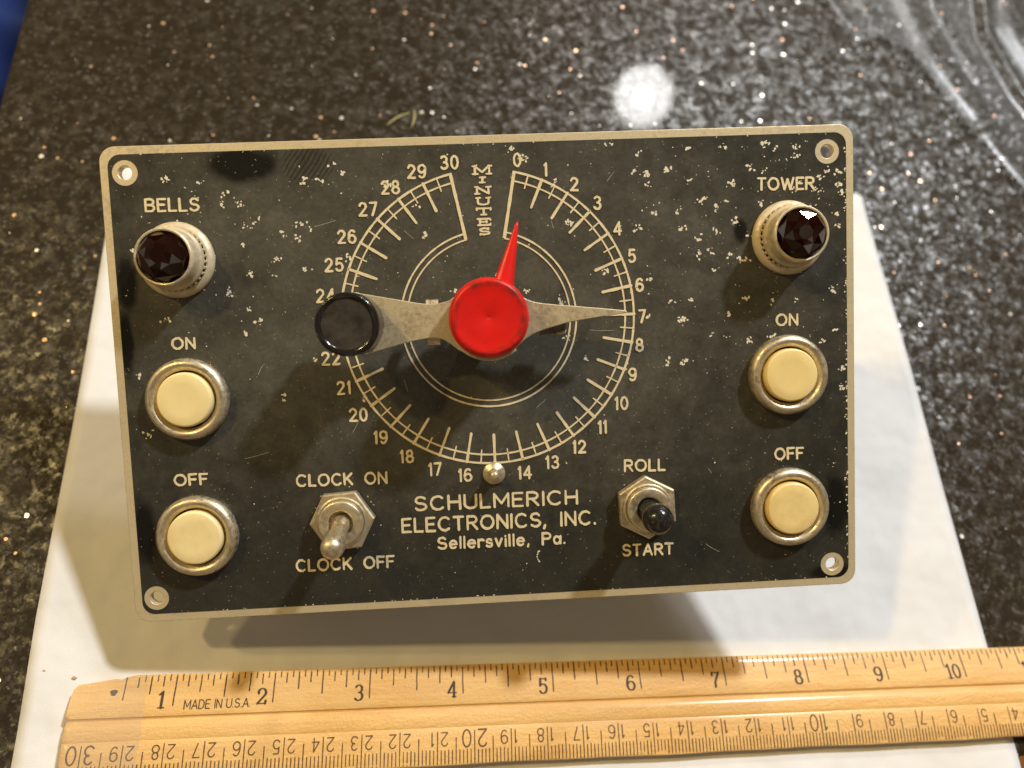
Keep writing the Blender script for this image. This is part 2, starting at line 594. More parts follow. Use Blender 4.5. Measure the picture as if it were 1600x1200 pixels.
    def tube(s, path, rad, seg=12, mat=0, smooth=True):
        P = [Vector(p) for p in path]
        n = len(P)
        rads = rad if hasattr(rad, '__len__') else [rad] * n
        vs, fs = [], []
        up = Vector((0, 0, 1))
        for i in range(n):
            d = (P[min(i + 1, n - 1)] - P[max(i - 1, 0)]).normalized()
            a = d.cross(up)
            a = a.normalized() if a.length > 1e-4 else Vector((1, 0, 0))
            b = a.cross(d)
            for k in range(seg):
                t = 2 * math.pi * k / seg
                vs.append(tuple(P[i] + (a * math.cos(t) + b * math.sin(t)) * rads[i]))
        for i in range(n - 1):
            for k in range(seg):
                j = (k + 1) % seg
                fs.append([i * seg + k, i * seg + j, (i + 1) * seg + j, (i + 1) * seg + k])
        fs.append(list(range(seg))[::-1])
        fs.append([(n - 1) * seg + k for k in range(seg)])
        s.add(vs, fs, mat, smooth)
        return s

def obj(name, me, parent=None, loc=None, mat_local=None):
    o = bpy.data.objects.new(name, me)
    COL.objects.link(o)
    if parent is not None:
        o.parent = parent
    if mat_local is not None:
        o.matrix_local = mat_local
    if loc is not None:
        o.location = Vector(loc) * IN
    return o

def tag(o, label=None, cat=None, group=None, kind=None):
    for k, v in (('label', label), ('category', cat), ('group', group), ('kind', kind)):
        if v:
            o[k] = v
    return o

def rrect(x0, y0, x1, y1, r, n=7):
    pts = []
    for cx, cy, a0 in ((x1 - r, y1 - r, 0), (x0 + r, y1 - r, 90), (x0 + r, y0 + r, 180), (x1 - r, y0 + r, 270)):
        for k in range(n + 1):
            a = R(a0 + 90 * k / n)
            pts.append((cx + r * math.cos(a), cy + r * math.sin(a)))
    return pts

def circle(cx, cy, r, n=32):
    return [(cx + r * math.cos(2 * math.pi * k / n), cy + r * math.sin(2 * math.pi * k / n)) for k in range(n)]

def sheet_with_holes(name, loops, thick, bevel, mat):
    """a plate from z=-thick/2-bevel to +thick/2+bevel, first loop outside, the rest holes"""
    cu = bpy.data.curves.new(name, 'CURVE')
    cu.dimensions = '2D'
    cu.fill_mode = 'BOTH'
    cu.extrude = thick / 2 * IN
    cu.bevel_depth = bevel * IN
    cu.bevel_resolution = 1
    cu.offset = -bevel * IN
    for lp in loops:
        sp_ = cu.splines.new('POLY')
        sp_.points.add(len(lp) - 1)
        for p, (x, y) in zip(sp_.points, lp):
            p.co = (x * IN, y * IN, 0, 1)
        sp_.use_cyclic_u = True
    t = bpy.data.objects.new(name, cu)
    COL.objects.link(t)
    bpy.context.view_layer.update()
    dg = bpy.context.evaluated_depsgraph_get()
    me = bpy.data.meshes.new_from_object(t.evaluated_get(dg))
    bpy.data.objects.remove(t)
    bpy.data.curves.remove(cu)
    me.materials.clear()
    me.materials.append(mat)
    me.name = name
    return me

# ------------------------------------------------------------------ stroke lettering
def arc(cx, cy, rx, ry, a0, a1, n=12):
    return [(cx + rx * math.cos(R(a0 + (a1 - a0) * k / n)), cy + ry * math.sin(R(a0 + (a1 - a0) * k / n))) for k in range(n + 1)]

def full(cx, cy, rx, ry, n=20):
    return ('c', arc(cx, cy, rx, ry, 90, 450 - 360 / n, n - 1))

G = {
 'A': (.66, [[(0, 0), (.33, 1), (.66, 0)], [(.12, .33), (.54, .33)]]),
 'B': (.58, [[(0, 0), (0, 1), (.32, 1)] + arc(.32, .76, .22, .24, 80, -90) + [(0, .52)], [(.3, .52)] + arc(.32, .26, .26, .26, 80, -90) + [(0, 0)]]),
 'C': (.68, [arc(.37, .5, .37, .5, 48, 312, 20)]),
 'D': (.62, [[(0, 0), (0, 1), (.25, 1)] + arc(.25, .5, .37, .5, 85, -85, 14) + [(.25, 0), (0, 0)]]),
 'E': (.50, [[(.5, 1), (0, 1), (0, 0), (.5, 0)], [(0, .52), (.42, .52)]]),
 'F': (.50, [[(.5, 1), (0, 1), (0, 0)], [(0, .52), (.42, .52)]]),
 'H': (.60, [[(0, 0), (0, 1)], [(.6, 0), (.6, 1)], [(0, .52), (.6, .52)]]),
 'I': (.02, [[(.01, 0), (.01, 1)]]),
 'K': (.58, [[(0, 0), (0, 1)], [(.55, 1), (0, .36)], [(.2, .58), (.58, 0)]]),
 'L': (.46, [[(0, 1), (0, 0), (.46, 0)]]),
 'M': (.74, [[(0, 0), (0, 1), (.37, .25), (.74, 1), (.74, 0)]]),
 'N': (.60, [[(0, 0), (0, 1), (.6, 0), (.6, 1)]]),
 'O': (.76, [full(.38, .5, .38, .5, 26)]),
 'P': (.55, [[(0, 0), (0, 1), (.3, 1)] + arc(.3, .74, .25, .26, 80, -90) + [(0, .48)]]),
 'R': (.58, [[(0, 0), (0, 1), (.3, 1)] + arc(.3, .75, .25, .25, 80, -90) + [(0, .5)], [(.26, .5), (.58, 0)]]),
 'S': (.56, [arc(.28, .75, .25, .25, 25, 265, 14) + arc(.28, .25, .28, .25, 85, -155, 14)]),
 'T': (.58, [[(0, 1), (.58, 1)], [(.29, 1), (.29, 0)]]),
 'U': (.60, [[(0, 1), (0, .3)] + arc(.3, .3, .3, .3, 190, 350, 12) + [(.6, .3), (.6, 1)]]),
 'W': (.92, [[(0, 1), (.23, 0), (.46, .9), (.69, 0), (.92, 1)]]),
 'a': (.46, [full(.22, .33, .22, .33, 16), [(.46, .68), (.46, 0)]]),
 'e': (.48, [[(.03, .36), (.48, .36)] + arc(.24, .34, .24, .34, 10, 315, 14)]),
 'i': (.02, [[(.01, 0), (.01, .66)], [(.01, .9), (.01, .93)]]),
 'l': (.02, [[(.01, 0), (.01, 1)]]),
 'r': (.30, [[(0, 0), (0, .68)], arc(.22, .42, .21, .25, 175, 50, 6)]),
 's': (.40, [arc(.2, .51, .18, .17, 25, 265, 9) + arc(.2, .17, .2, .17, 85, -155, 9)]),
 'v': (.44, [[(0, .68), (.22, 0), (.44, .68)]]),
 ',': (.06, [[(.05, .05), (.0, -.16)]]),
 '.': (.04, [[(.02, .02), (.02, .05)]]),
 '0': (.54, [full(.27, .5, .27, .5, 24)]),
 '1': (.14, [[(0, .82), (.13, 1), (.13, 0)]]),
 '2': (.54, [arc(.27, .73, .26, .27, 165, -35, 12) + [(.0, 0), (.54, 0)]]),
 '3': (.53, [arc(.26, .755, .23, .245, 150, -90, 12), arc(.26, .265, .27, .265, 90, -150, 14)]),
 '4': (.58, [[(.42, 0), (.42, 1), (0, .28), (.58, .28)]]),
 '5': (.53, [[(.48, 1), (.09, 1), (.05, .53)] + arc(.26, .32, .27, .32, 125, -150, 14)]),
 '6': (.55, [arc(.29, .5, .29, .5, 50, 180, 9) + arc(.275, .3, .275, .3, 180, -170, 18)]),
 '7': (.52, [[(0, 1), (.52, 1), (.18, 0)]]),
 '8': (.54, [full(.27, .755, .22, .245, 18), full(.27, .265, .27, .265, 20)]),
 '9': (.55, [[(.55 - x, 1 - y) for x, y in arc(.29, .5, .29, .5, 50, 180, 9) + arc(.275, .3, .275, .3, 180, -170, 18)]]),
}
SER = {
 '1': (.40, [[(.02, .84), (.2, 1), (.2, 0)], [(.0, 0), (.40, 0)]]),
 '2': (.56, [[(.05, .68)] + arc(.27, .73, .26, .27, 165, -35, 12) + [(.0, .03), (.54, .03), (.56, .2)]]),
 '4': (.60, [[(.42, 0), (.42, 1), (0, .28), (.6, .28)], [(.28, 0), (.56, 0)]]),
 '5': (.53, G['5'][1] + [[(.48, 1), (.5, .9)]]),
 '7': (.54, [[(.0, .82), (.02, 1), (.54, 1), (.2, .35), (.18, 0)]]),
 'M': (.80, [[(.1, 0), (.1, 1)], [(.1, 1), (.4, .25), (.7, 1)], [(.7, 1), (.7, 0)], [(0, 0), (.22, 0)], [(.58, 0), (.8, 0)], [(0, 1), (.14, 1)], [(.66, 1), (.8, 1)]]),
 'I': (.30, [[(.15, 0), (.15, 1)], [(0, 0), (.3, 0)], [(0, 1), (.3, 1)]]),
 'N': (.72, [[(.1, 0), (.1, 1)], [(.1, 1), (.62, 0)], [(.62, 0), (.62, 1)], [(0, 0), (.22, 0)], [(0, 1), (.14, 1)], [(.5, 1), (.72, 1)]]),
 'U': (.70, [[(.1, 1), (.1, .3)] + arc(.35, .3, .25, .3, 190, 350, 10) + [(.6, .3), (.6, 1)], [(0, 1), (.22, 1)], [(.48, 1), (.7, 1)]]),
 'T': (.66, [[(.0, .8), (.0, 1), (.66, 1), (.66, .8)], [(.33, 1), (.33, 0)], [(.2, 0), (.46, 0)]]),
 'E': (.58, [[(.58, .8), (.56, 1), (0, 1)], [(.1, 1), (.1, 0)], [(0, 0), (.56, 0), (.58, .2)], [(.1, .52), (.4, .52)], [(.4, .42), (.4, .62)]]),
 'S': (.54, [[(.5, 1), (.5, .8)] + arc(.27, .75, .24, .25, 25, 265, 12) + arc(.27, .25, .27, .25, 85, -155, 12) + [(.02, 0)]]),
}
def glyph(ch, serif):
    if serif and ch in SER:
        return SER[ch]
    return G[ch]

class Pen:
    """writes strokes into a mesh, each stroke a hair higher so that crossings never share a plane"""
    def __init__(s, mb, z0, z1, seed=1):
        s.mb, s.z0, s.z1, s.k = mb, z0, z1, 0
        s.rnd = random.Random(seed)

    def stroke(s, pts, w, closed=False, contrast=0.0, zf=None, wob=0.0, cap=4):
        s.k = (s.k + 1) % 11
        dz = s.k * 0.00025
        if zf and not closed:
            fine = [pts[0]]
            for a, b in zip(pts, pts[1:]):
                m = max(1, int(math.hypot(b[0] - a[0], b[1] - a[1]) / 0.018))
                fine += [(a[0] + (b[0] - a[0]) * t / m, a[1] + (b[1] - a[1]) * t / m) for t in range(1, m + 1)]
            pts = fine
        s.mb.ribbon(pts, w, s.z0, s.z1 + dz, closed, contrast, zf, 0, cap, wob, s.rnd)

    def glyph(s, ch, ox, oy, sx, sy, w, ang=0.0, serif=False, contrast=0.0, zf=None, jit=0.0):
        wd, strokes = glyph(ch, serif)
        c, sn = math.cos(ang), math.sin(ang)
        for st in strokes:
            closed = isinstance(st, tuple)
            pts = st[1] if closed else st
            q = []
            last = None
            for x, y in pts:
                if last and abs(x - last[0]) + abs(y - last[1]) < 1e-4:
                    continue
                last = (x, y)
                X, Y = x * sx, y * sy
                if jit:
                    X += s.rnd.uniform(-jit, jit)
                    Y += s.rnd.uniform(-jit, jit)
                q.append((ox + X * c - Y * sn, oy + X * sn + Y * c))
            if closed:
                s.stroke(q, w, True, contrast, zf, 0.16 if jit else 0)
                continue
            run = [q[0]]
            for k in range(1, len(q)):
                run.append(q[k])
                if k < len(q) - 1:
                    d1 = Vector(q[k]) - Vector(q[k - 1])
                    d2 = Vector(q[k + 1]) - Vector(q[k])
                    if d1.length > 1e-9 and d2.length > 1e-9 and d1.angle(d2) > 1.2:
                        s.stroke(run, w, False, contrast, zf, 0.16 if jit else 0)
                        run = [q[k]]
            s.stroke(run, w, False, contrast, zf, 0.16 if jit else 0)

    def text(s, txt, L, Rr, h, w, serif=False, gap=0.26, space=0.5, contrast=0.0, zf=None, jit=0.0):
        tot = 0
        for i, ch in enumerate(txt):
            tot += space if ch == ' ' else glyph(ch, serif)[0]
            if i < len(txt) - 1:
                tot += gap
        dx, dy = Rr[0] - L[0], Rr[1] - L[1]
        ang = math.atan2(dy, dx)
        sc = (math.hypot(dx, dy)) / tot
        x = 0
        for ch in txt:
            if ch != ' ':
                s.glyph(ch, L[0] + x * sc * math.cos(ang), L[1] + x * sc * math.sin(ang), sc, h, w, ang, serif, contrast, zf, jit)
            x += ((space if ch == ' ' else glyph(ch, serif)[0]) + gap)

    def centred(s, txt, cx, cy, h, w, wscale=1.0, gap=0.24, **k):
        serif = k.get('serif', False)
        tot = sum(glyph(c, serif)[0] for c in txt) + gap * (len(txt) - 1)
        ang = k.pop('ang', 0.0)
        sc = h * wscale
        x = -tot / 2 * sc
        c, sn = math.cos(ang), math.sin(ang)
        for ch in txt:
            ox = cx + x * c + (h / 2) * sn
            oy = cy + x * sn - (h / 2) * c
            s.glyph(ch, ox, oy, sc, h, w, ang, **k)
            x += (glyph(ch, serif)[0] + gap) * sc

# ------------------------------------------------------------------ table frame
TH = 0.3509
UX = Vector((math.cos(TH), math.sin(TH), 0))
UY = Vector((-math.sin(TH), math.cos(TH), 0))
TABLE = Matrix((UX, UY, Vector((0, 0, 1)))).transposed().to_4x4()

# countertop
mb = MB()
u0, u1, v0, v1, th, ch = -5.68, 26, -1.14, 30, 1.25, 0.07
ring = lambda d, z: [(u0 + d, v0 + d, z), (u1 - d, v0 + d, z), (u1 - d, v1 - d, z), (u0 + d, v1 - d, z)]
vs = ring(0.04, -th) + ring(0, -th + 0.05) + ring(0, -0.075) + ring(0.022, -0.022) + ring(0.075, 0)
fs = [[3, 2, 1, 0], [16, 17, 18, 19]]
for k in range(4):
    for i in range(4):
        j = (i + 1) % 4
        fs.append([4 * k + i, 4 * k + j, 4 * k + 4 + j, 4 * k + 4 + i])
mb.add(vs, fs)
o = obj("countertop", mb.mesh("countertop", [MT['granite']]), mat_local=TABLE)
tag(o, kind='structure')

# cabinet under the counter and the floor far below
mb = MB()
mb.prism([(-4.6, 0.2), (25, 0.2), (25, 29), (-4.6, 29)], -35.4, -1.25)
o = obj("base_cabinet", mb.mesh("base_cabinet", [plain("dark_cabinet_wood", (0.05, 0.03, 0.02), 0.5, 0.4, (0.09, 0.05, 0.03), 30)]), mat_local=TABLE)
tag(o, "dark wooden cabinet carrying the granite countertop", "cabinet")
mb = MB()
mb.add([(-150, -150, -35.5), (150, -150, -35.5), (150, 150, -35.5), (-150, 150, -35.5)], [[0, 1, 2, 3]])
o = obj("floor", mb.mesh("floor", [MT['floor']]), mat_local=TABLE)
tag(o, kind='structure')

# blue cloth lying below the left edge of the counter
mb = MB()
n = 44
vs, fs = [], []
for i in range(n + 1):
    for j in range(n + 1):
        x, y = -4.2 + 8.4 * i / n, -4.5 + 9 * j / n
        z = 0.85 * math.sin(1.5 * x + 0.7 * y + 0.8) + 0.5 * math.sin(2.1 * y - 1.1 * x) + 0.25 * math.sin(3.7 * x + 1.9 * y)
        rr = math.hypot(x / 4.2, y / 4.5)
        z -= 2.2 * max(0, rr - 0.6) ** 2
        vs.append((x, y, z))
for i in range(n):
    for j in range(n):
        fs.append([i * (n + 1) + j, (i + 1) * (n + 1) + j, (i + 1) * (n + 1) + j + 1, i * (n + 1) + j + 1])
mb.add(vs, fs, 0, True)
me = mb.mesh("blue_cloth", [MT['cloth']])
o = obj("blue_cloth", me)
o.location = Vector((-21.4, 16.3, -11.0)) * IN
sm = o.modifiers.new("thick", 'SOLIDIFY')
sm.thickness = 0.003
tag(o, "crumpled bright blue cloth out of focus beyond the counter's left edge", "cloth")
CLOTH = o
# added stool carrying the cloth; seat widened near-black to darken the surround
mb = MB()
mb.lathe([(0, -1.2), (7.2, -1.2), (7.4, -1.0), (7.4, -0.4), (7.2, -0.2), (0, -0.2)], 40, 0, True)
mb2 = MB()
st = obj("stool", None)
st.location = Vector((-19.9, 15.4, -35.5)) * IN
tag(st, "added dark stool under the blue cloth beside the counter", "stool")
sm_ = plain("dark_stool_fill", (0.012, 0.011, 0.011), 0.5)
obj("seat", mb.mesh("seat", [sm_], 40), st, (0, 0, 24.5 - 1.6))
for k in range(4):
    a = R(45 + 90 * k)
    lb = MB()
    lb.tube([(6.2 * math.cos(a), 6.2 * math.sin(a), 0), (3.4 * math.cos(a), 3.4 * math.sin(a), 21.8)], [0.4, 0.5], 12)
    obj("leg", lb.mesh("leg", [sm_]), st)

# paper
mb = MB()
pu0, pu1, pv0, pv1 = -3.95, 7.05, -1.72, 6.80
nu, nv = 88, 68
vs, fs = [], []
def paper_z(u, v):
    el = max(0, 1 - (u - pu0) / 0.9)
    er = max(0, 1 - (pu1 - u) / 1.1)
    z = 0.006
    z += 0.05 * el ** 2 * (0.5 + 0.5 * math.sin(1.1 * v + 1.0)) * (1 if v > 0.9 else max(0, (v + 0.2) / 1.1))
    z += 0.06 * er ** 2 * (0.5 + 0.5 * math.sin(0.9 * v - 0.9)) * min(1, max(0, (v - 1.6) / 3.0)) ** 2
    if v < -1.2:
        z -= 0.12 * (v + 1.2) ** 2
    return z
for i in range(nu + 1):
    for j in range(nv + 1):
        u, v = pu0 + (pu1 - pu0) * i / nu, pv0 + (pv1 - pv0) * j / nv
        vs.append((u, v, paper_z(u, v)))
for i in range(nu):
    for j in range(nv):
        fs.append([i * (nv + 1) + j, (i + 1) * (nv + 1) + j, (i + 1) * (nv + 1) + j + 1, i * (nv + 1) + j + 1])
mb.add(vs, fs, 0, True)
pap = obj("paper_sheet", mb.mesh("paper_sheet", [MT['paper']]), mat_local=TABLE)
sm = pap.modifiers.new("thick", 'SOLIDIFY')
sm.thickness = 0.0001
sm.offset = -1
tag(pap, "plain white sheet of paper lying under the control panel and the ruler", "paper")
mb = MB()
pen = Pen(mb, 0.0065, 0.0085)
mk = lambda L: [(x, y) for x, y in L]
pen.stroke([(-1.19, 0.10), (-1.14, 0.17), (-1.12, 0.24)], 0.010)
pen.stroke([(-1.17, 0.16), (-1.23, 0.145), (-1.21, 0.175)], 0.012)
pen.stroke([(-1.115, 0.135), (-1.06, 0.15)], 0.008)
obj("pencil_mark", mb.mesh("pencil_mark", [MT['pencil']]), pap)

# crumbs on the paper, dry grass bits on the granite
def crumb(u, v, r, seed, z):
    rn = random.Random(seed)
    m = MB()
    m.lathe([(r * .5, 0), (r, r * .35), (r * .7, r * .9), (0, r * 1.1)], 9, 0, False)
    m.v = [(x * rn.uniform(.7, 1.3) * 1.3, y * rn.uniform(.6, 1.2), zz) for x, y, zz in m.v]
    c = obj("crumb", m.mesh("crumb", [MT['crumb']]))
    c.matrix_world = TABLE @ Matrix.Translation(Vector((u, v, z)) * IN)
    return c
tag(crumb(-3.792, 0.363, 0.017, 1, 0.008), "tiny tan crumb on the paper, nearer the sheet's left edge", "crumb", "crumbs on the paper")
tag(crumb(-3.485, 0.278, 0.020, 2, 0.008), "tiny tan crumb on the paper, just above the ruler's worn corner", "crumb", "crumbs on the paper")
def straw(p, q, r, bend, label):
    m = MB()
    a, b = Vector((*p, 0.02)), Vector((*q, 0.02))
    d = (b - a)
    nrm = Vector((-d.y, d.x, 0)).normalized()
    path = [a.lerp(b, t / 8) + nrm * bend * math.sin(math.pi * t / 8) for t in range(9)]
    m.tube(path, [r * (0.6 + 0.4 * math.sin(math.pi * t / 8)) for t in range(9)], 8)
    s_ = obj("dry_grass_blade", m.mesh("dry_grass_blade", [MT['straw']]), mat_local=TABLE)
    tag(s_, label, "grass blade", "dry grass blades on the granite")
straw((-0.336, 7.749), (-0.006, 7.999), 0.015, 0.03, "slanting curved dry grass blade on the granite above the panel")
straw((0.022, 7.734), (0.060, 8.06), 0.014, -0.025, "upright dry grass blade beside the slanting one on the granite")
m = MB()
m.lathe([(0.016, 0), (0.032, 0.012), (0.026, 0.03), (0, 0.036)], 10, 0, True)
s_ = obj("seed", m.mesh("seed", [plain("pale_seed", (0.75, 0.7, 0.55), 0.5)]))
s_.matrix_world = TABLE @ Matrix.Translation(Vector((0.175, 8.02, 0)) * IN)
tag(s_, "small pale seed on the granite right of the grass blades", "seed")
m = MB()
m.tube([(8.45, 5.52, 0.012), (8.62, 5.44, 0.012)], 0.011, 8)
s_ = obj("splinter", m.mesh("splinter", [MT['straw']]), mat_local=TABLE)
tag(s_, "tiny pale splinter on the granite right of the paper", "splinter")

# ------------------------------------------------------------------ ruler
RTH = 0.3305
RUL = Matrix.Translation(Vector((-3.3179, -0.9143, 0.012)) * IN) @ Matrix.Rotation(RTH, 4, 'Z')
RW = 0.985
prof = [(0.0, 0.072), (0.012, 0.084), (0.08, 0.096), (0.2, 0.116), (0.30, 0.130), (0.375, 0.136), (0.400, 0.132), (0.414, 0.112), (0.428, 0.108), (0.442, 0.116),
        (0.47, 0.134), (0.52, 0.140), (0.58, 0.140), (0.612, 0.136), (0.622, 0.132), (0.634, 0.138), (0.72, 0.141), (0.85, 0.138), (0.95, 0.130), (0.975, 0.124), (0.985, 0.112)]
def prof_z(t):
    t = min(max(t, 0), RW)
    for (a, za), (b, zb) in zip(prof, prof[1:]):
        if a <= t <= b:
            return za + (zb - za) * (t - a) / (b - a)
    return prof[-1][1]
def t_edge(s):
    pts = [(-1, 0.13), (0.0, 0.125), (0.02, 0.09), (0.05, 0.075), (0.2, 0.058), (0.36, 0.035), (0.40, 0.030), (0.44, 0.045), (0.50, 0.018), (0.60, 0.0), (20, 0)]
    for (a, ta), (b, tb) in zip(pts, pts[1:]):
        if a <= s <= b:
            return ta + (tb - ta) * (s - a) / (b - a)
    return 0
mb = MB()
rn = random.Random(5)
ss = [0, 0.01, 0.03, 0.06, 0.1, 0.15, 0.2, 0.28, 0.36, 0.4, 0.44, 0.5, 0.55, 0.6] + [0.7 + 0.1 * k for k in range(114)]
rows = []
vs, fs = [], []
for s_i in ss:
    t0 = t_edge(s_i)
    wv = 0.004 * math.sin(s_i * 2.1 + 1) + 0.003 * math.sin(s_i * 5.3) + rn.uniform(-.001, .001)
    row = []
    for k, (t, z) in enumerate(prof):
        tt = (t0 + t * (0.37 - t0) / 0.37 if t < 0.37 else t) + (wv if k > len(prof) - 4 else 0)
        zz = z - (0.02 * (1 - s_i / 0.03) if s_i < 0.03 else 0)
        if t0 > 0 and k < 6:
            zz = prof_z(tt) - 0.004 * (k < 2)
        xo = 0.018 * math.sin(tt * 3.0) - 0.03 * max(0, 0.3 - tt) if s_i < 0.2 else 0
        row.append(len(vs))
        vs.append((s_i - xo * (1 - s_i / 0.2), -tt, zz))
    tb = RW + wv - 0.004
    row.append(len(vs)); vs.append((s_i, -tb, 0.0))
    row.append(len(vs)); vs.append((s_i, -(t0 + 0.004), 0.0))
    rows.append(row)
m_ = len(rows[0])
for a, b in zip(rows, rows[1:]):
    for k in range(m_):
        j = (k + 1) % m_
        fs.append([a[k], a[j], b[j], b[k]])
fs.append(rows[0][::-1])
fs.append(rows[-1])
mb.add(vs, fs, 0, True)
rul = obj("ruler", mb.mesh("ruler", [MT['wood']], 35), mat_local=RUL)
tag(rul, "worn wooden foot ruler with its taped left end, lying across the white paper", "ruler")

zf = lambda x, y: prof_z(-y)
mb = MB()
pen = Pen(mb, 0.0002, 0.0009, 3)
for k in range(8, 16 * 12):
    s_i = k / 16
    ln = 0.305 if k % 16 == 0 else 0.245 if k % 8 == 0 else 0.19 if k % 4 == 0 else 0.125 if k % 2 == 0 else 0.068
    if k in (9,) :
        continue
    t0 = t_edge(s_i) + 0.003
    ln *= pen.rnd.uniform(0.96, 1.04)
    nseg = 5
    pen.stroke([(s_i + pen.rnd.uniform(-.002, .002), -(t0 + (ln - t0) * q / nseg)) for q in range(nseg + 1)], 0.0125 if k % 2 == 0 else 0.011, zf=zf, wob=0.15, cap=0)
for k in range(1, 12):
    txt = str(k)
    pen.centred(txt, k - (0.115 if k < 10 else 0.15), -0.248, 0.150, 0.026, 0.98, serif=True, contrast=0.55, zf=zf, gap=0.16)
pen.text("MADE IN U.S.A.", (1.115, -0.345), (1.775, -0.345), 0.083, 0.010, gap=0.2, space=0.22, zf=zf)
obj("inch_marking", mb.mesh("inch_marking", [MT['ink']]), rul)
mb = MB()
pen = Pen(mb, 0.0002, 0.0009, 4)
for k in range(0, 301):
    s_i = (304.8 - k) / 25.4 - 0.006
    if s_i > 11.98 or s_i < 0.03:
        continue
    tin = 0.655 if k % 10 == 0 else 0.722 if k % 5 == 0 else 0.838
    tout = RW - 0.012
    tin += pen.rnd.uniform(-.006, .006)
    pen.stroke([(s_i, -(tin + (tout - tin) * q / 4)) for q in range(5)], 0.0105, zf=zf, wob=0.18, cap=0)
    if k % 10 == 0 and k:
        txt = str(k // 10)
        big = k % 100 == 0
        h = 0.165 if big else 0.128
        wd = 0.016 if big else 0.0125
        cy = -0.735
        if len(txt) == 2:
            for q, c in ((1, txt[0]), (-1, txt[1])):
                gw = glyph(c, False)[0] * h * 0.95
                pen.centred(c, s_i + q * (0.042 + gw / 2), cy, h, wd, 0.95, ang=math.pi, zf=zf)
        else:
            gw = glyph(txt, False)[0] * h * 0.95
            pen.centred(txt, s_i + 0.042 + gw / 2, cy, h, wd, 0.95, ang=math.pi, zf=zf)
obj("centimetre_marking", mb.mesh("centimetre_marking", [MT['inkcm']]), rul)
# flat dark spot for the nail hole near the end, and the clear tape
mb = MB()
pts = [(0.398 + 0.034 * math.cos(a) * (1 + .25 * math.sin(3 * a)), -0.165 + 0.036 * math.sin(a) * (1 + .2 * math.cos(2 * a))) for a in [2 * math.pi * k / 14 for k in range(14)]]
mb.add([(x, y, zf(x, y) + 0.0012) for x, y in pts], [list(range(14))])
obj("nail_hole", mb.mesh("nail_hole", [plain("dark_spot", (0.03, 0.022, 0.014), 0.8)]), rul)
mb = MB()
tp = [(0.0, 0.075), (0.03, 0.092), (0.15, 0.111), (0.30, 0.134), (0.375, 0.1405), (0.43, 0.137), (0.47, 0.1395), (0.58, 0.145), (0.72, 0.1465), (0.9, 0.140), (0.975, 0.130), (0.995, 0.110), (0.995, 0.01)]
vs, fs = [], []
ts = [-0.005, 0.05, 0.15, 0.3, 0.4, 0.5, 0.6, 0.66, 0.725]
for i, s_i in enumerate(ts):
    t0 = t_edge(max(s_i, 0.0))
    for k, (t, z) in enumerate(tp):
        tt = t0 + t * (RW - t0) / RW if t < RW else t
        vs.append((s_i + (0.006 * math.sin(k * 2.1) if i == len(ts) - 1 else 0), -tt, max(z, prof_z(tt) + 0.0022) if t < RW - 0.01 else z))
for i in range(len(ts) - 1):
    for k in range(len(tp) - 1):
        a = i * len(tp) + k
        fs.append([a, a + len(tp), a + len(tp) + 1, a + 1])
mb.add(vs, fs, 0, True)
obj("clear_tape", mb.mesh("clear_tape", [MT['tape']]), rul)

# ------------------------------------------------------------------ clear plastic bag
poly = [(7.35, 14.5), (7.33, 11.1), (7.45, 10.45), (7.62, 10.22), (7.95, 10.2), (8.35, 10.1), (8.72, 9.85), (8.86, 9.5), (9.02, 8.9), (9.2, 8.45), (9.40, 7.98), (9.55, 7.75),
        (9.78, 7.2), (10.1, 6.6), (10.9, 6.0), (14.5, 5.0), (16, 14.5)]
def inside(x, y, P):
    c = False
    for (x1, y1), (x2, y2) in zip(P, P[1:] + P[:1]):
        if (y1 > y) != (y2 > y) and x < (x2 - x1) * (y - y1) / (y2 - y1) + x1:
            c = not c
    return c
def seg_d(x, y, a, b):
    ax, ay = a
    bx, by = b
    t = max(0, min(1, ((x - ax) * (bx - ax) + (y - ay) * (by - ay)) / ((bx - ax) ** 2 + (by - ay) ** 2)))
    return math.hypot(x - ax - t * (bx - ax), y - ay - t * (by - ay))
folds = [([(9.02, 12.5), (8.98, 11.2), (9.08, 9.6), (9.55, 8.25)], 0.085, 0.26), ([(9.62, 12), (9.55, 10.9), (9.85, 9.3)], 0.035, 0.06),
         ([(10.9, 13), (10.35, 10.4), (10.55, 9.0), (11.2, 7.4)], 0.11, 0.12), ([(7.5, 12.5), (7.48, 11.0), (7.66, 10.36)], 0.045, 0.10),
         ([(9.62, 7.85), (10.0, 7.1), (10.7, 6.4)], 0.07, 0.20), ([(11.6, 13), (10.9, 10.6), (11.3, 9)], 0.08, 0.25), ([(9.4, 8.2), (9.75, 8.2)], 0.06, 0.06),
         ([(7.8, 10.45), (8.1, 10.75), (8.15, 12)], 0.04, 0.15)]
def bag_z(x, y):
    z = 0.03 + 0.018 * math.sin(2.1 * x + 0.6 * y) * math.sin(1.3 * y - x) + 0.02
    for P, h, w in folds:
        d = min(seg_d(x, y, a, b) for a, b in zip(P, P[1:]))
        z += h * math.exp(-(d / w) ** 2)
    return z
mb = MB()
n1, n2 = 130, 150
idx = {}
vs, fs = [], []
def bx(i, j):
    return 7.2 + 6.6 * i / n1, 5.2 + 8.6 * j / n2
for i in range(n1):
    for j in range(n2):
        cs = [(i, j), (i + 1, j), (i + 1, j + 1), (i, j + 1)]
        if all(inside(*bx(*c), poly) for c in cs):
            f = []
            for c in cs:
                if c not in idx:
                    x, y = bx(*c)
                    idx[c] = len(vs)
                    vs.append((x, y, bag_z(x, y)))
                f.append(idx[c])
            fs.append(f)
mb.add(vs, fs, 0, True)
bag = obj("plastic_bag", mb.mesh("plastic_bag", [MT['bag']]), mat_local=TABLE)
tag(bag, "wrinkled clear plastic bag lying on the granite in the upper right", "plastic bag")

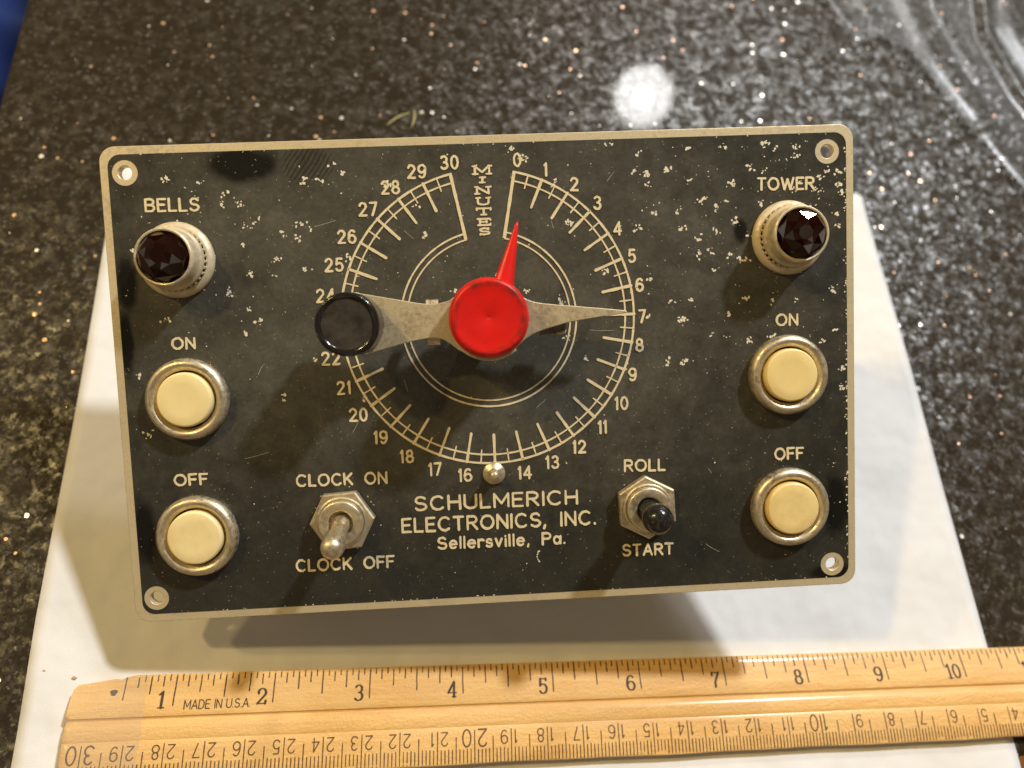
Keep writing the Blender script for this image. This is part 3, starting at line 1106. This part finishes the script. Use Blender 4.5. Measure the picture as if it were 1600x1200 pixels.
# ------------------------------------------------------------------ control panel
PC = Vector((-0.2112, 2.9458, 2.1087))
PM = Matrix(((0.93315782, -0.35413564, 0.06168002), (0.34270392, 0.82466013, -0.44998855), (0.10849193, 0.44104832, 0.89090172))).to_4x4()
PM.translation = PC * IN
root = bpy.data.objects.new("control_panel", None)
COL.objects.link(root)
root.location = Vector((PC.x, PC.y + 1.0, 0.012)) * IN
tag(root, "tilted black metal timer panel with red centre knob, cream buttons and dark red jewels", "control panel")
REL = Matrix.Translation(-root.location) @ PM
def part(name, me, loc=(0, 0, 0), rot=0.0, label=None):
    o = obj(name, me, root)
    o.matrix_local = REL @ Matrix.Translation(Vector(loc) * IN) @ Matrix.Rotation(rot, 4, 'Z')
    if label:
        o['label'] = label
    return o
def sub(name, me, parent, loc=None):
    return obj(name, me, parent, loc)

PW, PH = 7.34 / 2, 4.665 / 2
T = 0.085
HOLES = [(-3.435, 2.081), (3.405, 2.072), (-3.450, -2.092), (3.424, -2.112)]
outer = rrect(-PW, -PH, PW, PH, 0.15, 8)
me = sheet_with_holes("face_plate", [outer] + [circle(x, y, 0.066)[::-1] for x, y in HOLES], T - 0.012, 0.006, MT['alu'])
for v in me.vertices:
    v.co.z -= T / 2 * IN
plate = part("face_plate", me)
me = sheet_with_holes("black_face", [rrect(-PW + 0.078, -PH + 0.078, PW - 0.075, PH - 0.078, 0.12, 8)] + [circle(x, y, 0.122)[::-1] for x, y in HOLES], 0.0016, 0.0, MT['enamel'])
for v in me.vertices:
    v.co.z += 0.0018 * IN
me.materials.append(MT['chip'])
FZ = 0.0027
face = sub("black_face", me, plate)
# where the paint has flaked off
mb = MB()
rn = random.Random(11)
def chip(x, y, r, k):
    n = rn.randint(6, 9)
    a0 = rn.uniform(0, 6.28)
    st = rn.uniform(0.5, 1.0)
    pa = rn.uniform(0, 3.14)
    pts = []
    for i in range(n):
        a = a0 + 2 * math.pi * i / n
        q = r * rn.uniform(0.45, 1.25)
        px, py = q * math.cos(a), q * math.sin(a) * st
        pts.append((x + px * math.cos(pa) - py * math.sin(pa), y + px * math.sin(pa) + py * math.cos(pa), FZ + 0.0003 + 0.00004 * (k % 29)))
    mb.add([(x, y, pts[0][2])] + pts, [[0, i + 1, (i + 1) % n + 1] for i in range(n)])
def free(x, y):
    return abs(x) < 3.56 and abs(y) < 2.22 and all(math.hypot(x - a, y - b) > 0.14 for a, b in HOLES)
k = 0
cnt = 0
while cnt < 380:
    x, y = rn.uniform(-3.56, 3.56), rn.uniform(-2.22, 2.22)
    w = 0.10
    if y > 0.6:
        w += 0.28 + 0.45 * (y - 0.6) / 1.6 * (0.45 + 0.55 * (x > 0))
    if x > 1.2 and y > 0:
        w += 0.35
    if x > 3.3:
        w += 0.35
    if x < -2.2 and y > -0.4:
        w += 0.12
    if -1.6 < x < 1.5 and -0.9 < y < 1.9:
        w *= 0.5
    if rn.random() > w or not free(x, y):
        continue
    cnt += 1
    big = rn.random() < 0.42 and y > -0.6
    for _ in range(rn.randint(3, 8) if big else 1):
        q = rn.uniform(0.007, 0.021) if big else rn.uniform(0.003, 0.010)
        dx, dy = (rn.gauss(0, 0.022), rn.gauss(0, 0.018)) if big else (0, 0)
        if free(x + dx, y + dy):
            chip(x + dx, y + dy, q, k)
            k += 1
for i in range(120):        # along the right and lower edges
    if rn.random() < 0.6:
        chip(PW - 0.078 - abs(rn.gauss(0, 0.012)), rn.uniform(-2.1, 2.1), rn.uniform(0.004, 0.014), k)
    else:
        chip(rn.uniform(-3.4, 3.4), rn.choice((-1, -1, 1)) * (PH - 0.081 - abs(rn.gauss(0, 0.006))), rn.uniform(0.004, 0.010), k)
    k += 1
for i in range(45):         # crumbs of bare metal round the pilot lights and words
    c = rn.choice(((-3.0, 1.235, 0.37), (2.995, 1.235, 0.37), (-1.55, -1.385, 0.30), (-3.0, 1.70, 0.25), (3.0, 1.70, 0.3)))
    a = rn.uniform(0, 6.28)
    q = c[2] * rn.uniform(0.98, 1.12)
    if free(c[0] + q * math.cos(a), c[1] + q * math.sin(a)):
        chip(c[0] + q * math.cos(a), c[1] + q * math.sin(a), rn.uniform(0.004, 0.011), k)
        k += 1
for i in range(500):        # fine grit everywhere
    x, y = rn.uniform(-3.55, 3.55), rn.uniform(-2.2, 2.2)
    if free(x, y):
        chip(x, y, rn.uniform(0.0015, 0.0038), k)
        k += 1
for i in range(16):         # hairline scratches
    x, y = rn.uniform(-3.3, 3.3), rn.uniform(-2.0, 2.1)
    a, L_ = rn.uniform(0, 3.14), rn.uniform(0.06, 0.28)
    bend = rn.uniform(-0.006, 0.006)
    pts = []
    for t in range(6):
        u = t / 5
        px, py = x + L_ * u * math.cos(a) - bend * math.sin(math.pi * u) * math.sin(a), y + L_ * u * math.sin(a) + bend * math.sin(math.pi * u) * math.cos(a)
        pts.append((px, py))
    if all(free(*p) for p in pts):
        mb.ribbon(pts, 0.0019, FZ - 0.0003, FZ + 0.0003 + 0.00004 * (k % 29), cap=0)
        k += 1
# the curled flake below the maker's name
for t in range(9):
    a = R(100 + 20 * t)
    chip(0.40 + 0.028 * math.cos(a), -1.87 + 0.055 * math.sin(a), 0.009, k)
    k += 1
pc_ = sub("paint_chips", mb.mesh("paint_chips", [MT['chip']]), face)
pc_['kind'] = 'stuff'

# lettering
JIT = 0.0016
LH = FZ + 0.0042
def words(name, items, label=None):
    mb = MB()
    pen = Pen(mb, FZ - 0.001, LH, len(name) + len(items))
    for txt, L, Rr, h, w in items:
        pen.text(txt, L, Rr, h - w, w, jit=JIT)
    o = sub("lettering", mb.mesh("lettering", [MT['letter']]), face)
    return o
def fit(L, Rr, w):
    return (L[0] + w / 2, L[1] + w / 2), (Rr[0] - w / 2, Rr[1] + w / 2)
SW = 0.0212
for txt, L, Rr, h in [("BELLS", (-3.275, 1.70), (-2.752, 1.692), 0.135), ("TOWER", (2.69, 1.707), (3.275, 1.698), 0.133),
                      ("ON", (-3.12, 0.372), (-2.885, 0.369), 0.122), ("OFF", (-3.195, -0.975), (-2.855, -0.975), 0.124),
                      ("ON", (2.861, 0.361), (3.093, 0.358), 0.127), ("OFF", (2.829, -1.001), (3.138, -1.003), 0.130),
                      ("CLOCK ON", (-2.003, -1.041), (-1.096, -1.052), 0.130), ("CLOCK OFF", (-2.058, -1.904), (-1.068, -1.911), 0.132),
                      ("ROLL", (1.283, -1.049), (1.710, -1.056), 0.130), ("START", (1.240, -1.919), (1.771, -1.927), 0.130)]:
    a, b = fit(L, Rr, SW)
    words(txt, [(txt, a, b, h, SW)])
a1 = fit((-0.845, -1.347), (0.808, -1.357), 0.026)
a2 = fit((-0.985, -1.563), (0.987, -1.577), 0.026)
a3 = fit((-0.634, -1.750), (0.667, -1.759), 0.022)
words("maker", [("SCHULMERICH", *a1, 0.156, 0.0235), ("ELECTRONICS, INC.", *a2, 0.156, 0.0235), ("Sellersville, Pa.", *a3, 0.134, 0.022)])

# dial
DC = (-0.018, 0.556)
mb = MB()
pen = Pen(mb, FZ - 0.001, LH, 21)
def dp(r, ang, c=DC):
    return (c[0] + r * math.sin(R(ang)), c[1] + r * math.cos(R(ang)))
A0, A1, ST = 12.3, 347.5, 335.2 / 30
def arcline(r, w, c=DC, a0=A0, a1=A1, n=150):
    pen.stroke([dp(r, a0 + (a1 - a0) * k / n, c) for k in range(n + 1)], w, wob=0.18, cap=2)
arcline(1.447, 0.021)
arcline(1.360, 0.016)
IC = (-0.014, 0.548)
arcline(0.866, 0.017, IC, A0 + 0.6, A1 - 0.6)
arcline(0.806, 0.015, IC, A0 + 1, A1 - 1)
for a in (A0, A1):
    s_ = 1 if a < 180 else -1
    p, q = dp(1.457, a), dp(0.80, a + s_ * 1.2)
    pen.stroke([(p[0] + (q[0] - p[0]) * k / 12, p[1] + (q[1] - p[1]) * k / 12) for k in range(13)], 0.030, wob=0.15, cap=0)
for k in range(1, 60):
    a = A0 + ST * k / 2
    r1 = 1.162 if k % 2 == 0 else 1.315
    p, q = dp(1.45, a), dp(r1, a)
    pen.stroke([(p[0] + (q[0] - p[0]) * t / 6, p[1] + (q[1] - p[1]) * t / 6) for t in range(7)], 0.027 if k % 2 == 0 else 0.0135, wob=0.2, cap=3)
sub("dial_scale", mb.mesh("dial_scale", [MT['letter']]), face)
NUM = {0: (0.325, 2.084), 1: (0.597, 1.983), 2: (0.875, 1.832), 3: (1.097, 1.645), 4: (1.292, 1.389), 5: (1.425, 1.115), 6: (1.494, 0.829), 7: (1.511, 0.517),
       8: (1.477, 0.231), 9: (1.398, -0.061), 10: (1.279, -0.346), 11: (1.078, -0.577), 12: (0.838, -0.767), 13: (0.561, -0.911), 14: (0.279, -1.002),
       16: (-0.320, -0.999), 17: (-0.617, -0.926), 18: (-0.891, -0.783), 19: (-1.141, -0.578), 20: (-1.350, -0.344), 21: (-1.479, -0.070), 22: (-1.587, 0.226),
       23: (-1.62, 0.530), 24: (-1.600, 0.841), 25: (-1.503, 1.135), 26: (-1.364, 1.402), 27: (-1.145, 1.659), 28: (-0.918, 1.860), 29: (-0.656, 2.004), 30: (-0.336, 2.080)}
mb = MB()
pen = Pen(mb, FZ - 0.001, LH, 33)
for kk, (x, y) in NUM.items():
    pen.centred(str(kk), x, y, 0.118, 0.0220, 0.98, gap=0.34 if kk > 9 else 0.2, jit=JIT)
sub("dial_numbers", mb.mesh("dial_numbers", [MT['letter']]), face)
mb = MB()
pen = Pen(mb, FZ - 0.001, LH, 37)
for chh, y, h, wd in [('M', 1.950, 0.096, 0.205), ('I', 1.868, 0.070, 0.075), ('N', 1.762, 0.083, 0.175), ('U', 1.655, 0.085, 0.165), ('T', 1.560, 0.078, 0.155), ('E', 1.458, 0.080, 0.145), ('S', 1.366, 0.080, 0.110)]:
    gw = glyph(chh, True)[0]
    cx = -0.022
    pen.glyph(chh, cx - (wd - 0.02) / 2, y + 0.01, (wd - 0.02) / gw, h - 0.02, 0.022, serif=True, contrast=0.25, jit=JIT)
sub("lettering", mb.mesh("lettering", [MT['letter']]), face)

# chassis between the plate and the paper: straight down the plate's own normal to the table
n_ = PM.to_3x3() @ Vector((0, 0, 1))
mb = MB()
base = []
loc = [(-2.55, -1.15), (2.5, -1.15), (2.5, 1.75), (-2.55, 1.75)]
for x, y in loc:
    w = PM.to_3x3() @ Vector((x, y, 0)) + PC
    base.append((x, y, -(w.z - 0.013) / n_.z))
vs = [(x, y, -T - 0.001) for x, y in loc] + base
mb.add(vs, [[0, 1, 2, 3], [7, 6, 5, 4]] + [[(i + 1) % 4, i, 4 + i, 4 + (i + 1) % 4] for i in range(4)])
part("chassis", mb.mesh("chassis", [MT['chassis']]))

# pilot lights
def jewel_cut(loc, turn):
    """cut height and turn of the stone so that one facet catches the key lamp"""
    inv = PM.inverted()
    Lk = inv @ bpy.data.objects["ceiling_lamp_key"].location / IN
    Ck = inv @ cam_o.matrix_world.translation / IN
    p = Vector((loc[0], loc[1], 0.40))
    hv = ((Lk - p).normalized() + (Ck - p).normalized()).normalized()
    best = None
    for k in range(400):
        z = 0.395 + 0.06 * k / 400
        a = Vector((0.205 * math.cos(math.pi / 8), -0.205 * math.sin(math.pi / 8), 0.385))
        b = Vector((0.205 * math.cos(math.pi / 8), 0.205 * math.sin(math.pi / 8), 0.385))
        n = (b - a).cross(Vector((0.128, 0, z)) - a).normalized()
        n = n if n.z > 0 else -n
        e = abs(n.z - hv.z)
        if best is None or e < best[0]:
            best = (e, z)
    return best[1], math.atan2(hv.y, hv.x) + turn * math.pi / 4
def pilot(loc, rot, label):
    zr, turn = jewel_cut(loc, 0 if loc[0] > 0 else 0.42)
    mb = MB()
    mb.lathe([(0.362, 0.003), (0.366, 0.018), (0.355, 0.040), (0.335, 0.060), (0.318, 0.070), (0.300, 0.072)], 72)
    b = part("pilot_light", mb.mesh("pilot_light", [MT['bezel']], 50), loc, rot, label)
    mb = MB()
    n = 132
    vs, fs = [], []
    for i in range(n):
        a = 2 * math.pi * i / n
        r = 0.312 if (i // 2) % 2 == 0 else 0.283
        for z in (0.068, 0.118):
            vs.append((r * math.cos(a), r * math.sin(a), z))
    for i in range(n):
        j = (i + 1) % n
        fs.append([2 * i, 2 * j, 2 * j + 1, 2 * i + 1])
    fs.append([2 * i + 1 for i in range(n)])
    mb.add(vs, fs)
    sub("knurled_ring", mb.mesh("knurled_ring", [MT['bezel']]), b)
    mb = MB()
    mb.lathe([(0.300, 0.119), (0.303, 0.135), (0.296, 0.155), (0.283, 0.168), (0.277, 0.185), (0.274, 0.30), (0.268, 0.326), (0.256, 0.334), (0.243, 0.330), (0.240, 0.315), (0.236, 0.20), (0.0, 0.19)], 72)
    sub("bezel", mb.mesh("bezel", [MT['bezel']], 50), b)
    mb = MB()
    rows = [(0.236, 0.262, 8, 0.0), (0.238, 0.322, 8, 0.0), (0.205, 0.385, 8, 0.5), (0.128, zr, 8, 0.0), (0.070, zr + 0.012, 8, 0.5)]
    vs, fs = [], []
    for r, z, k, off in rows:
        for i in range(8):
            a = 2 * math.pi * (i + off) / 8
            vs.append((r * math.cos(a), r * math.sin(a), z))
    fs.append(list(range(8))[::-1])
    for q in range(4):
        a, bb = q * 8, (q + 1) * 8
        o1, o2 = rows[q][3], rows[q + 1][3]
        for i in range(8):
            j = (i + 1) % 8
            if o1 == o2:
                fs.append([a + i, a + j, bb + j, bb + i])
            elif o2 > o1:
                fs.append([a + i, a + j, bb + i])
                fs.append([a + j, bb + j, bb + i])
            else:
                fs.append([a + i, bb + j, bb + i])
                fs.append([a + i, a + j, bb + j])
    fs.append([32 + i for i in range(8)])
    mb.add(vs, fs)
    j = sub("jewel", mb.mesh("jewel", [MT['jewel']]), b)
    j.rotation_euler = (0, 0, turn - rot)
pilot((-3.0, 1.236, FZ), 0.25, "round pilot light with dark red faceted jewel under the word BELLS")
pilot((2.995, 1.238, FZ), 0.6, "round pilot light with dark red faceted jewel under the word TOWER")

# push buttons
mbz = MB()
mbz.lathe([(0.392, 0.002), (0.400, 0.020), (0.402, 0.045), (0.394, 0.078), (0.378, 0.102), (0.356, 0.116), (0.334, 0.116), (0.314, 0.104), (0.300, 0.088), (0.290, 0.080), (0.284, 0.072), (0.282, 0.01)], 80)
bez_me = mbz.mesh("push_button", [MT['nickel']], 50)
mbc = MB()
mbc.lathe([(0.264, 0.004), (0.266, 0.105), (0.263, 0.125), (0.254, 0.137), (0.244, 0.141), (0.15, 0.137), (0.0, 0.135)], 72)
cap_mes = [mbc.mesh("button_cap", [m_], 60) for m_ in MT['cream']]
mbg = MB()
mbg.lathe([(0.283, 0.012), (0.27, 0.012)], 48)
gap_me = mbg.mesh("button_gap", [MT['hole']])
for kb, (x, y, rt, lb) in enumerate([(-2.985, -0.112, 0.3, "nickel ringed cream push button under ON, left column"), (-2.985, -1.470, 1.5, "nickel ringed cream push button under OFF, left column"),
                     (2.965, -0.128, 2.6, "nickel ringed cream push button under ON, right column"), (2.965, -1.478, 4.0, "nickel ringed cream push button under OFF, right column")]):
    b = part("push_button", bez_me, (x, y, FZ), rt, lb)
    sub("button_cap", cap_mes[kb], b)
    sub("button_gap", gap_me, b)

# toggle switches
def hexnut(rv, z0, z1, rot):
    mb = MB()
    pts = [(rv * math.cos(rot + math.pi / 3 * k), rv * math.sin(rot + math.pi / 3 * k)) for k in range(6)]
    mb.prism(pts, z0, z1, 0, 0.014)
    return mb
def toggle(loc, rot, label):
    mb = MB()
    mb.lathe([(0.274, 0.001), (0.276, 0.008), (0.25, 0.012), (0.2, 0.012)], 60)
    b = part("toggle_switch", mb.mesh("toggle_switch", [MT['dark_metal']], 50), loc, 0, label)
    sub("hex_nut", hexnut(0.322, 0.013, 0.105, rot).mesh("hex_nut", [MT['nut']]), b)
    mb = MB()
    mb.lathe([(0.246, 0.106), (0.247, 0.118), (0.236, 0.126), (0.226, 0.126)], 60)
    mb.lathe([(0.224, 0.108), (0.224, 0.120)], 60)
    mb.lathe([(0.221, 0.107), (0.221, 0.178), (0.213, 0.187), (0.200, 0.190), (0.140, 0.186), (0.124, 0.180), (0.118, 0.165), (0.118, 0.10), (0, 0.10)], 60)
    sub("bushing", mb.mesh("bushing", [MT['nut']], 50), b)
    return b
tl = toggle((-1.552, -1.385, FZ), R(3), "toggle switch with bare metal bat lever pointing down to CLOCK OFF")
mb = MB()
ax = Vector((0.010, -0.205, 1.0)).normalized()
Mx = Matrix.Translation((0.0, 0.0, 0.10)) @ Vector((0, 0, 1)).rotation_difference(ax).to_matrix().to_4x4()
mb.lathe([(0.088, 0.0), (0.088, 0.13), (0.080, 0.17), (0.078, 0.20), (0.085, 0.30), (0.102, 0.43), (0.110, 0.50), (0.108, 0.545), (0.092, 0.590), (0.062, 0.615), (0.03, 0.624), (0, 0.626)], 40, 0, True, Mx)
sub("lever", mb.mesh("lever", [MT['nickel']]), tl)
tr = toggle((1.494, -1.402, FZ), R(92), "toggle switch with short black ball lever between ROLL and START")
mb = MB()
Mx = Matrix.Translation((0, 0, 0.10)) @ Vector((0, 0, 1)).rotation_difference(Vector((0.02, -0.03, 1.0))).to_matrix().to_4x4()
mb.lathe([(0.110, 0.0), (0.110, 0.12), (0.112, 0.20), (0.126, 0.28), (0.141, 0.35), (0.145, 0.395), (0.138, 0.45), (0.118, 0.492), (0.078, 0.524), (0.034, 0.537), (0, 0.540)], 44, 0, True, Mx)
sub("lever", mb.mesh("lever", [plain("worn_black_lever", (0.012, 0.011, 0.010), 0.2, 0.35, (0.10, 0.085, 0.065), 420, 0.48)]), tr)

# stop pin
mb = MB()
mb.lathe([(0.112, 0.001), (0.114, 0.012), (0.106, 0.026), (0.060, 0.034), (0.050, 0.05), (0.048, 0.15), (0.042, 0.172), (0.026, 0.184), (0, 0.188)], 40)
part("stop_pin", mb.mesh("stop_pin", [MT['nut']], 60), (-0.030, -0.993, FZ))

# indicator arm on its hub
mb = MB()
mb.lathe([(0.30, 0.002), (0.30, 0.03), (0.17, 0.05), (0.17, 0.365), (0.0, 0.366)], 48)
hub = part("dial_hub", mb.mesh("dial_hub", [MT['dark_metal']], 50), (-0.020, 0.552, FZ))
AZ0, AZ1 = 0.366, 0.412
def cat(P, n=5):
    out = []
    for i in range(len(P) - 1):
        p0, p1, p2, p3 = (Vector(P[max(i - 1, 0)]), Vector(P[i]), Vector(P[i + 1]), Vector(P[min(i + 2, len(P) - 1)]))
        for k in range(n):
            t = k / n
            q = 0.5 * ((2 * p1) + (p2 - p0) * t + (2 * p0 - 5 * p1 + 4 * p2 - p3) * t * t + (3 * p1 - p0 - 3 * p2 + p3) * t ** 3)
            out.append((q.x, q.y))
    out.append(P[-1])
    return out
top = cat([(-1.206, 0.829), (-0.984, 0.783), (-0.797, 0.744), (-0.662, 0.716), (-0.532, 0.704), (-0.402, 0.725), (-0.332, 0.765), (-0.22, 0.86)])
hubt = [( -0.02 + 0.375 * math.cos(R(a)), 0.552 + 0.375 * math.sin(R(a))) for a in range(118, 42, -10)]
right_t = cat([(0.27, 0.79), (0.306, 0.735), (0.418, 0.685), (0.60, 0.655), (0.787, 0.634), (1.26, 0.575)])
tip = [(1.278, 0.566), (1.278, 0.557)]
right_b = cat([(1.262, 0.549), (0.798, 0.494), (0.60, 0.452), (0.493, 0.424), (0.401, 0.392), (0.309, 0.338), (0.22, 0.26)])
hubb = [(-0.02 + 0.40 * math.cos(R(a)), 0.552 + 0.40 * math.sin(R(a))) for a in range(-52, -135, -10)]
left_b = cat([(-0.31, 0.262), (-0.379, 0.320), (-0.440, 0.362), (-0.505, 0.385), (-0.618, 0.384), (-0.816, 0.350), (-1.010, 0.302), (-1.148, 0.268)])
endc = [(-1.272 + 0.292 * math.cos(R(a)), 0.550 + 0.292 * math.sin(R(a))) for a in range(282, 74, -8)]
outl = (top + hubt + right_t + tip + right_b + hubb + left_b + endc)[::-1]
clean = []
for p in outl:
    if not clean or math.hypot(p[0] - clean[-1][0], p[1] - clean[-1][1]) > 0.006:
        clean.append(p)
mb = MB()
mb.prism(clean, AZ0, AZ1, 0, 0.006)
arm = part("indicator_arm", mb.mesh("indicator_arm", [MT['arm']]), (0, 0, FZ))
mb = MB()
mb.lathe([(0.286, 0.413), (0.292, 0.425), (0.292, 0.50), (0.288, 0.66), (0.286, 0.695), (0.278, 0.714), (0.264, 0.723), (0.248, 0.721), (0.232, 0.712), (0.226, 0.706)], 72, 0)
mb.lathe([(0.226, 0.706), (0.15, 0.700), (0, 0.697)], 72, 1)
sub("finger_knob", mb.mesh("finger_knob", [MT['black_pl'], MT['black_top']], 60), arm, (-1.285, 0.543, 0))
# spring clips under the arm
mb = MB()
def strip(path, w, th):
    """a bent flat spring: path of (y, z) at constant x"""
    n = len(path)
    vs = []
    for y, z in path:
        vs += [(-w / 2, y, z), (w / 2, y, z), (w / 2, y, z - th), (-w / 2, y, z - th)]
    fs = [[0, 1, 2, 3][::-1], [4 * n - 4, 4 * n - 3, 4 * n - 2, 4 * n - 1]]
    for i in range(n - 1):
        for k in range(4):
            j = (k + 1) % 4
            fs.append([4 * i + k, 4 * i + j, 4 * i + 4 + j, 4 * i + 4 + k])
    return vs, fs
vs, fs = strip([(-0.235, 0.30), (-0.225, 0.345), (-0.19, 0.364), (0.16, 0.364), (0.195, 0.345), (0.205, 0.30)], 0.115, 0.016)
mb.add(vs, fs)
sub("spring_clip", mb.mesh("spring_clip", [MT['nickel']]), arm, (-0.545, 0.548, 0))
mb = MB()
mb.prism([(-0.17, -0.05), (0.02, -0.03), (0.10, 0.0), (0.10, 0.06), (-0.10, 0.08)], 0.24, 0.262, 0)
sub("bracket", mb.mesh("bracket", [MT['dark_metal']]), arm, (0.62, 0.42, 0))
mb = MB()
mb.tube([(0.02, -0.028, 0.27), (0.08, -0.032, 0.30), (0.12, -0.028, 0.29), (0.125, 0.0, 0.26)], 0.013, 8)
mb.tube([(0.0, 0.052, 0.27), (0.06, 0.068, 0.30), (0.13, 0.085, 0.29), (0.14, 0.075, 0.26)], 0.013, 8)
sub("wire_prong", mb.mesh("wire_prong", [MT['nickel']]), arm, (0.585, 0.415, 0))

# red knob with its pointer
mb = MB()
mb.lathe([(0.350, 0.470), (0.362, 0.485), (0.365, 0.62), (0.360, 0.645), (0.349, 0.655), (0.346, 0.665), (0.347, 0.745), (0.341, 0.772), (0.328, 0.788), (0.312, 0.792), (0.29, 0.786), (0.2, 0.780), (0.03, 0.777), (0.012, 0.770), (0, 0.766)], 80)
mb.lathe([(0.16, 0.413), (0.16, 0.469), (0.35, 0.4695)], 40)
rk = part("red_knob", mb.mesh("red_knob", [MT['red']], 60), (-0.022, 0.552, FZ))
# the pointer: a tapering blade with a crowned back
mb = MB()
p0, p1 = Vector((0.075, 0.03, 0.60)), Vector((0.296, 0.856, 0.56))
vs, fs = [], []
NS, NC = 24, 14
for i in range(NS + 1):
    t = i / NS
    c = p0.lerp(p1, t)
    d = (p1 - p0).normalized()
    sd = Vector((d.y, -d.x, 0)).normalized()
    w = 0.122 * (1 - t) ** 1.0 + 0.012
    hgt = 0.085 * (1 - t) + 0.014
    if t > 0.94:
        w *= 1 - 0.55 * ((t - 0.94) / 0.06) ** 2
        hgt *= 1 - 0.5 * ((t - 0.94) / 0.06) ** 2
    for k in range(NC):
        a = 2 * math.pi * k / NC
        ca, sa = math.cos(a), math.sin(a)
        e = 0.7
        x = math.copysign(abs(ca) ** e, ca) * w
        z = math.copysign(abs(sa) ** e, sa) * hgt
        vs.append(tuple(c + sd * x + Vector((0, 0, z))))
for i in range(NS):
    for k in range(NC):
        j = (k + 1) % NC
        fs.append([i * NC + k, i * NC + j, (i + 1) * NC + j, (i + 1) * NC + k][::-1])
fs.append(list(range(NC)))
fs.append([NS * NC + k for k in range(NC)][::-1])
mb.add(vs, fs, 0, True)
sub("pointer", mb.mesh("pointer", [MT['red']]), rk)
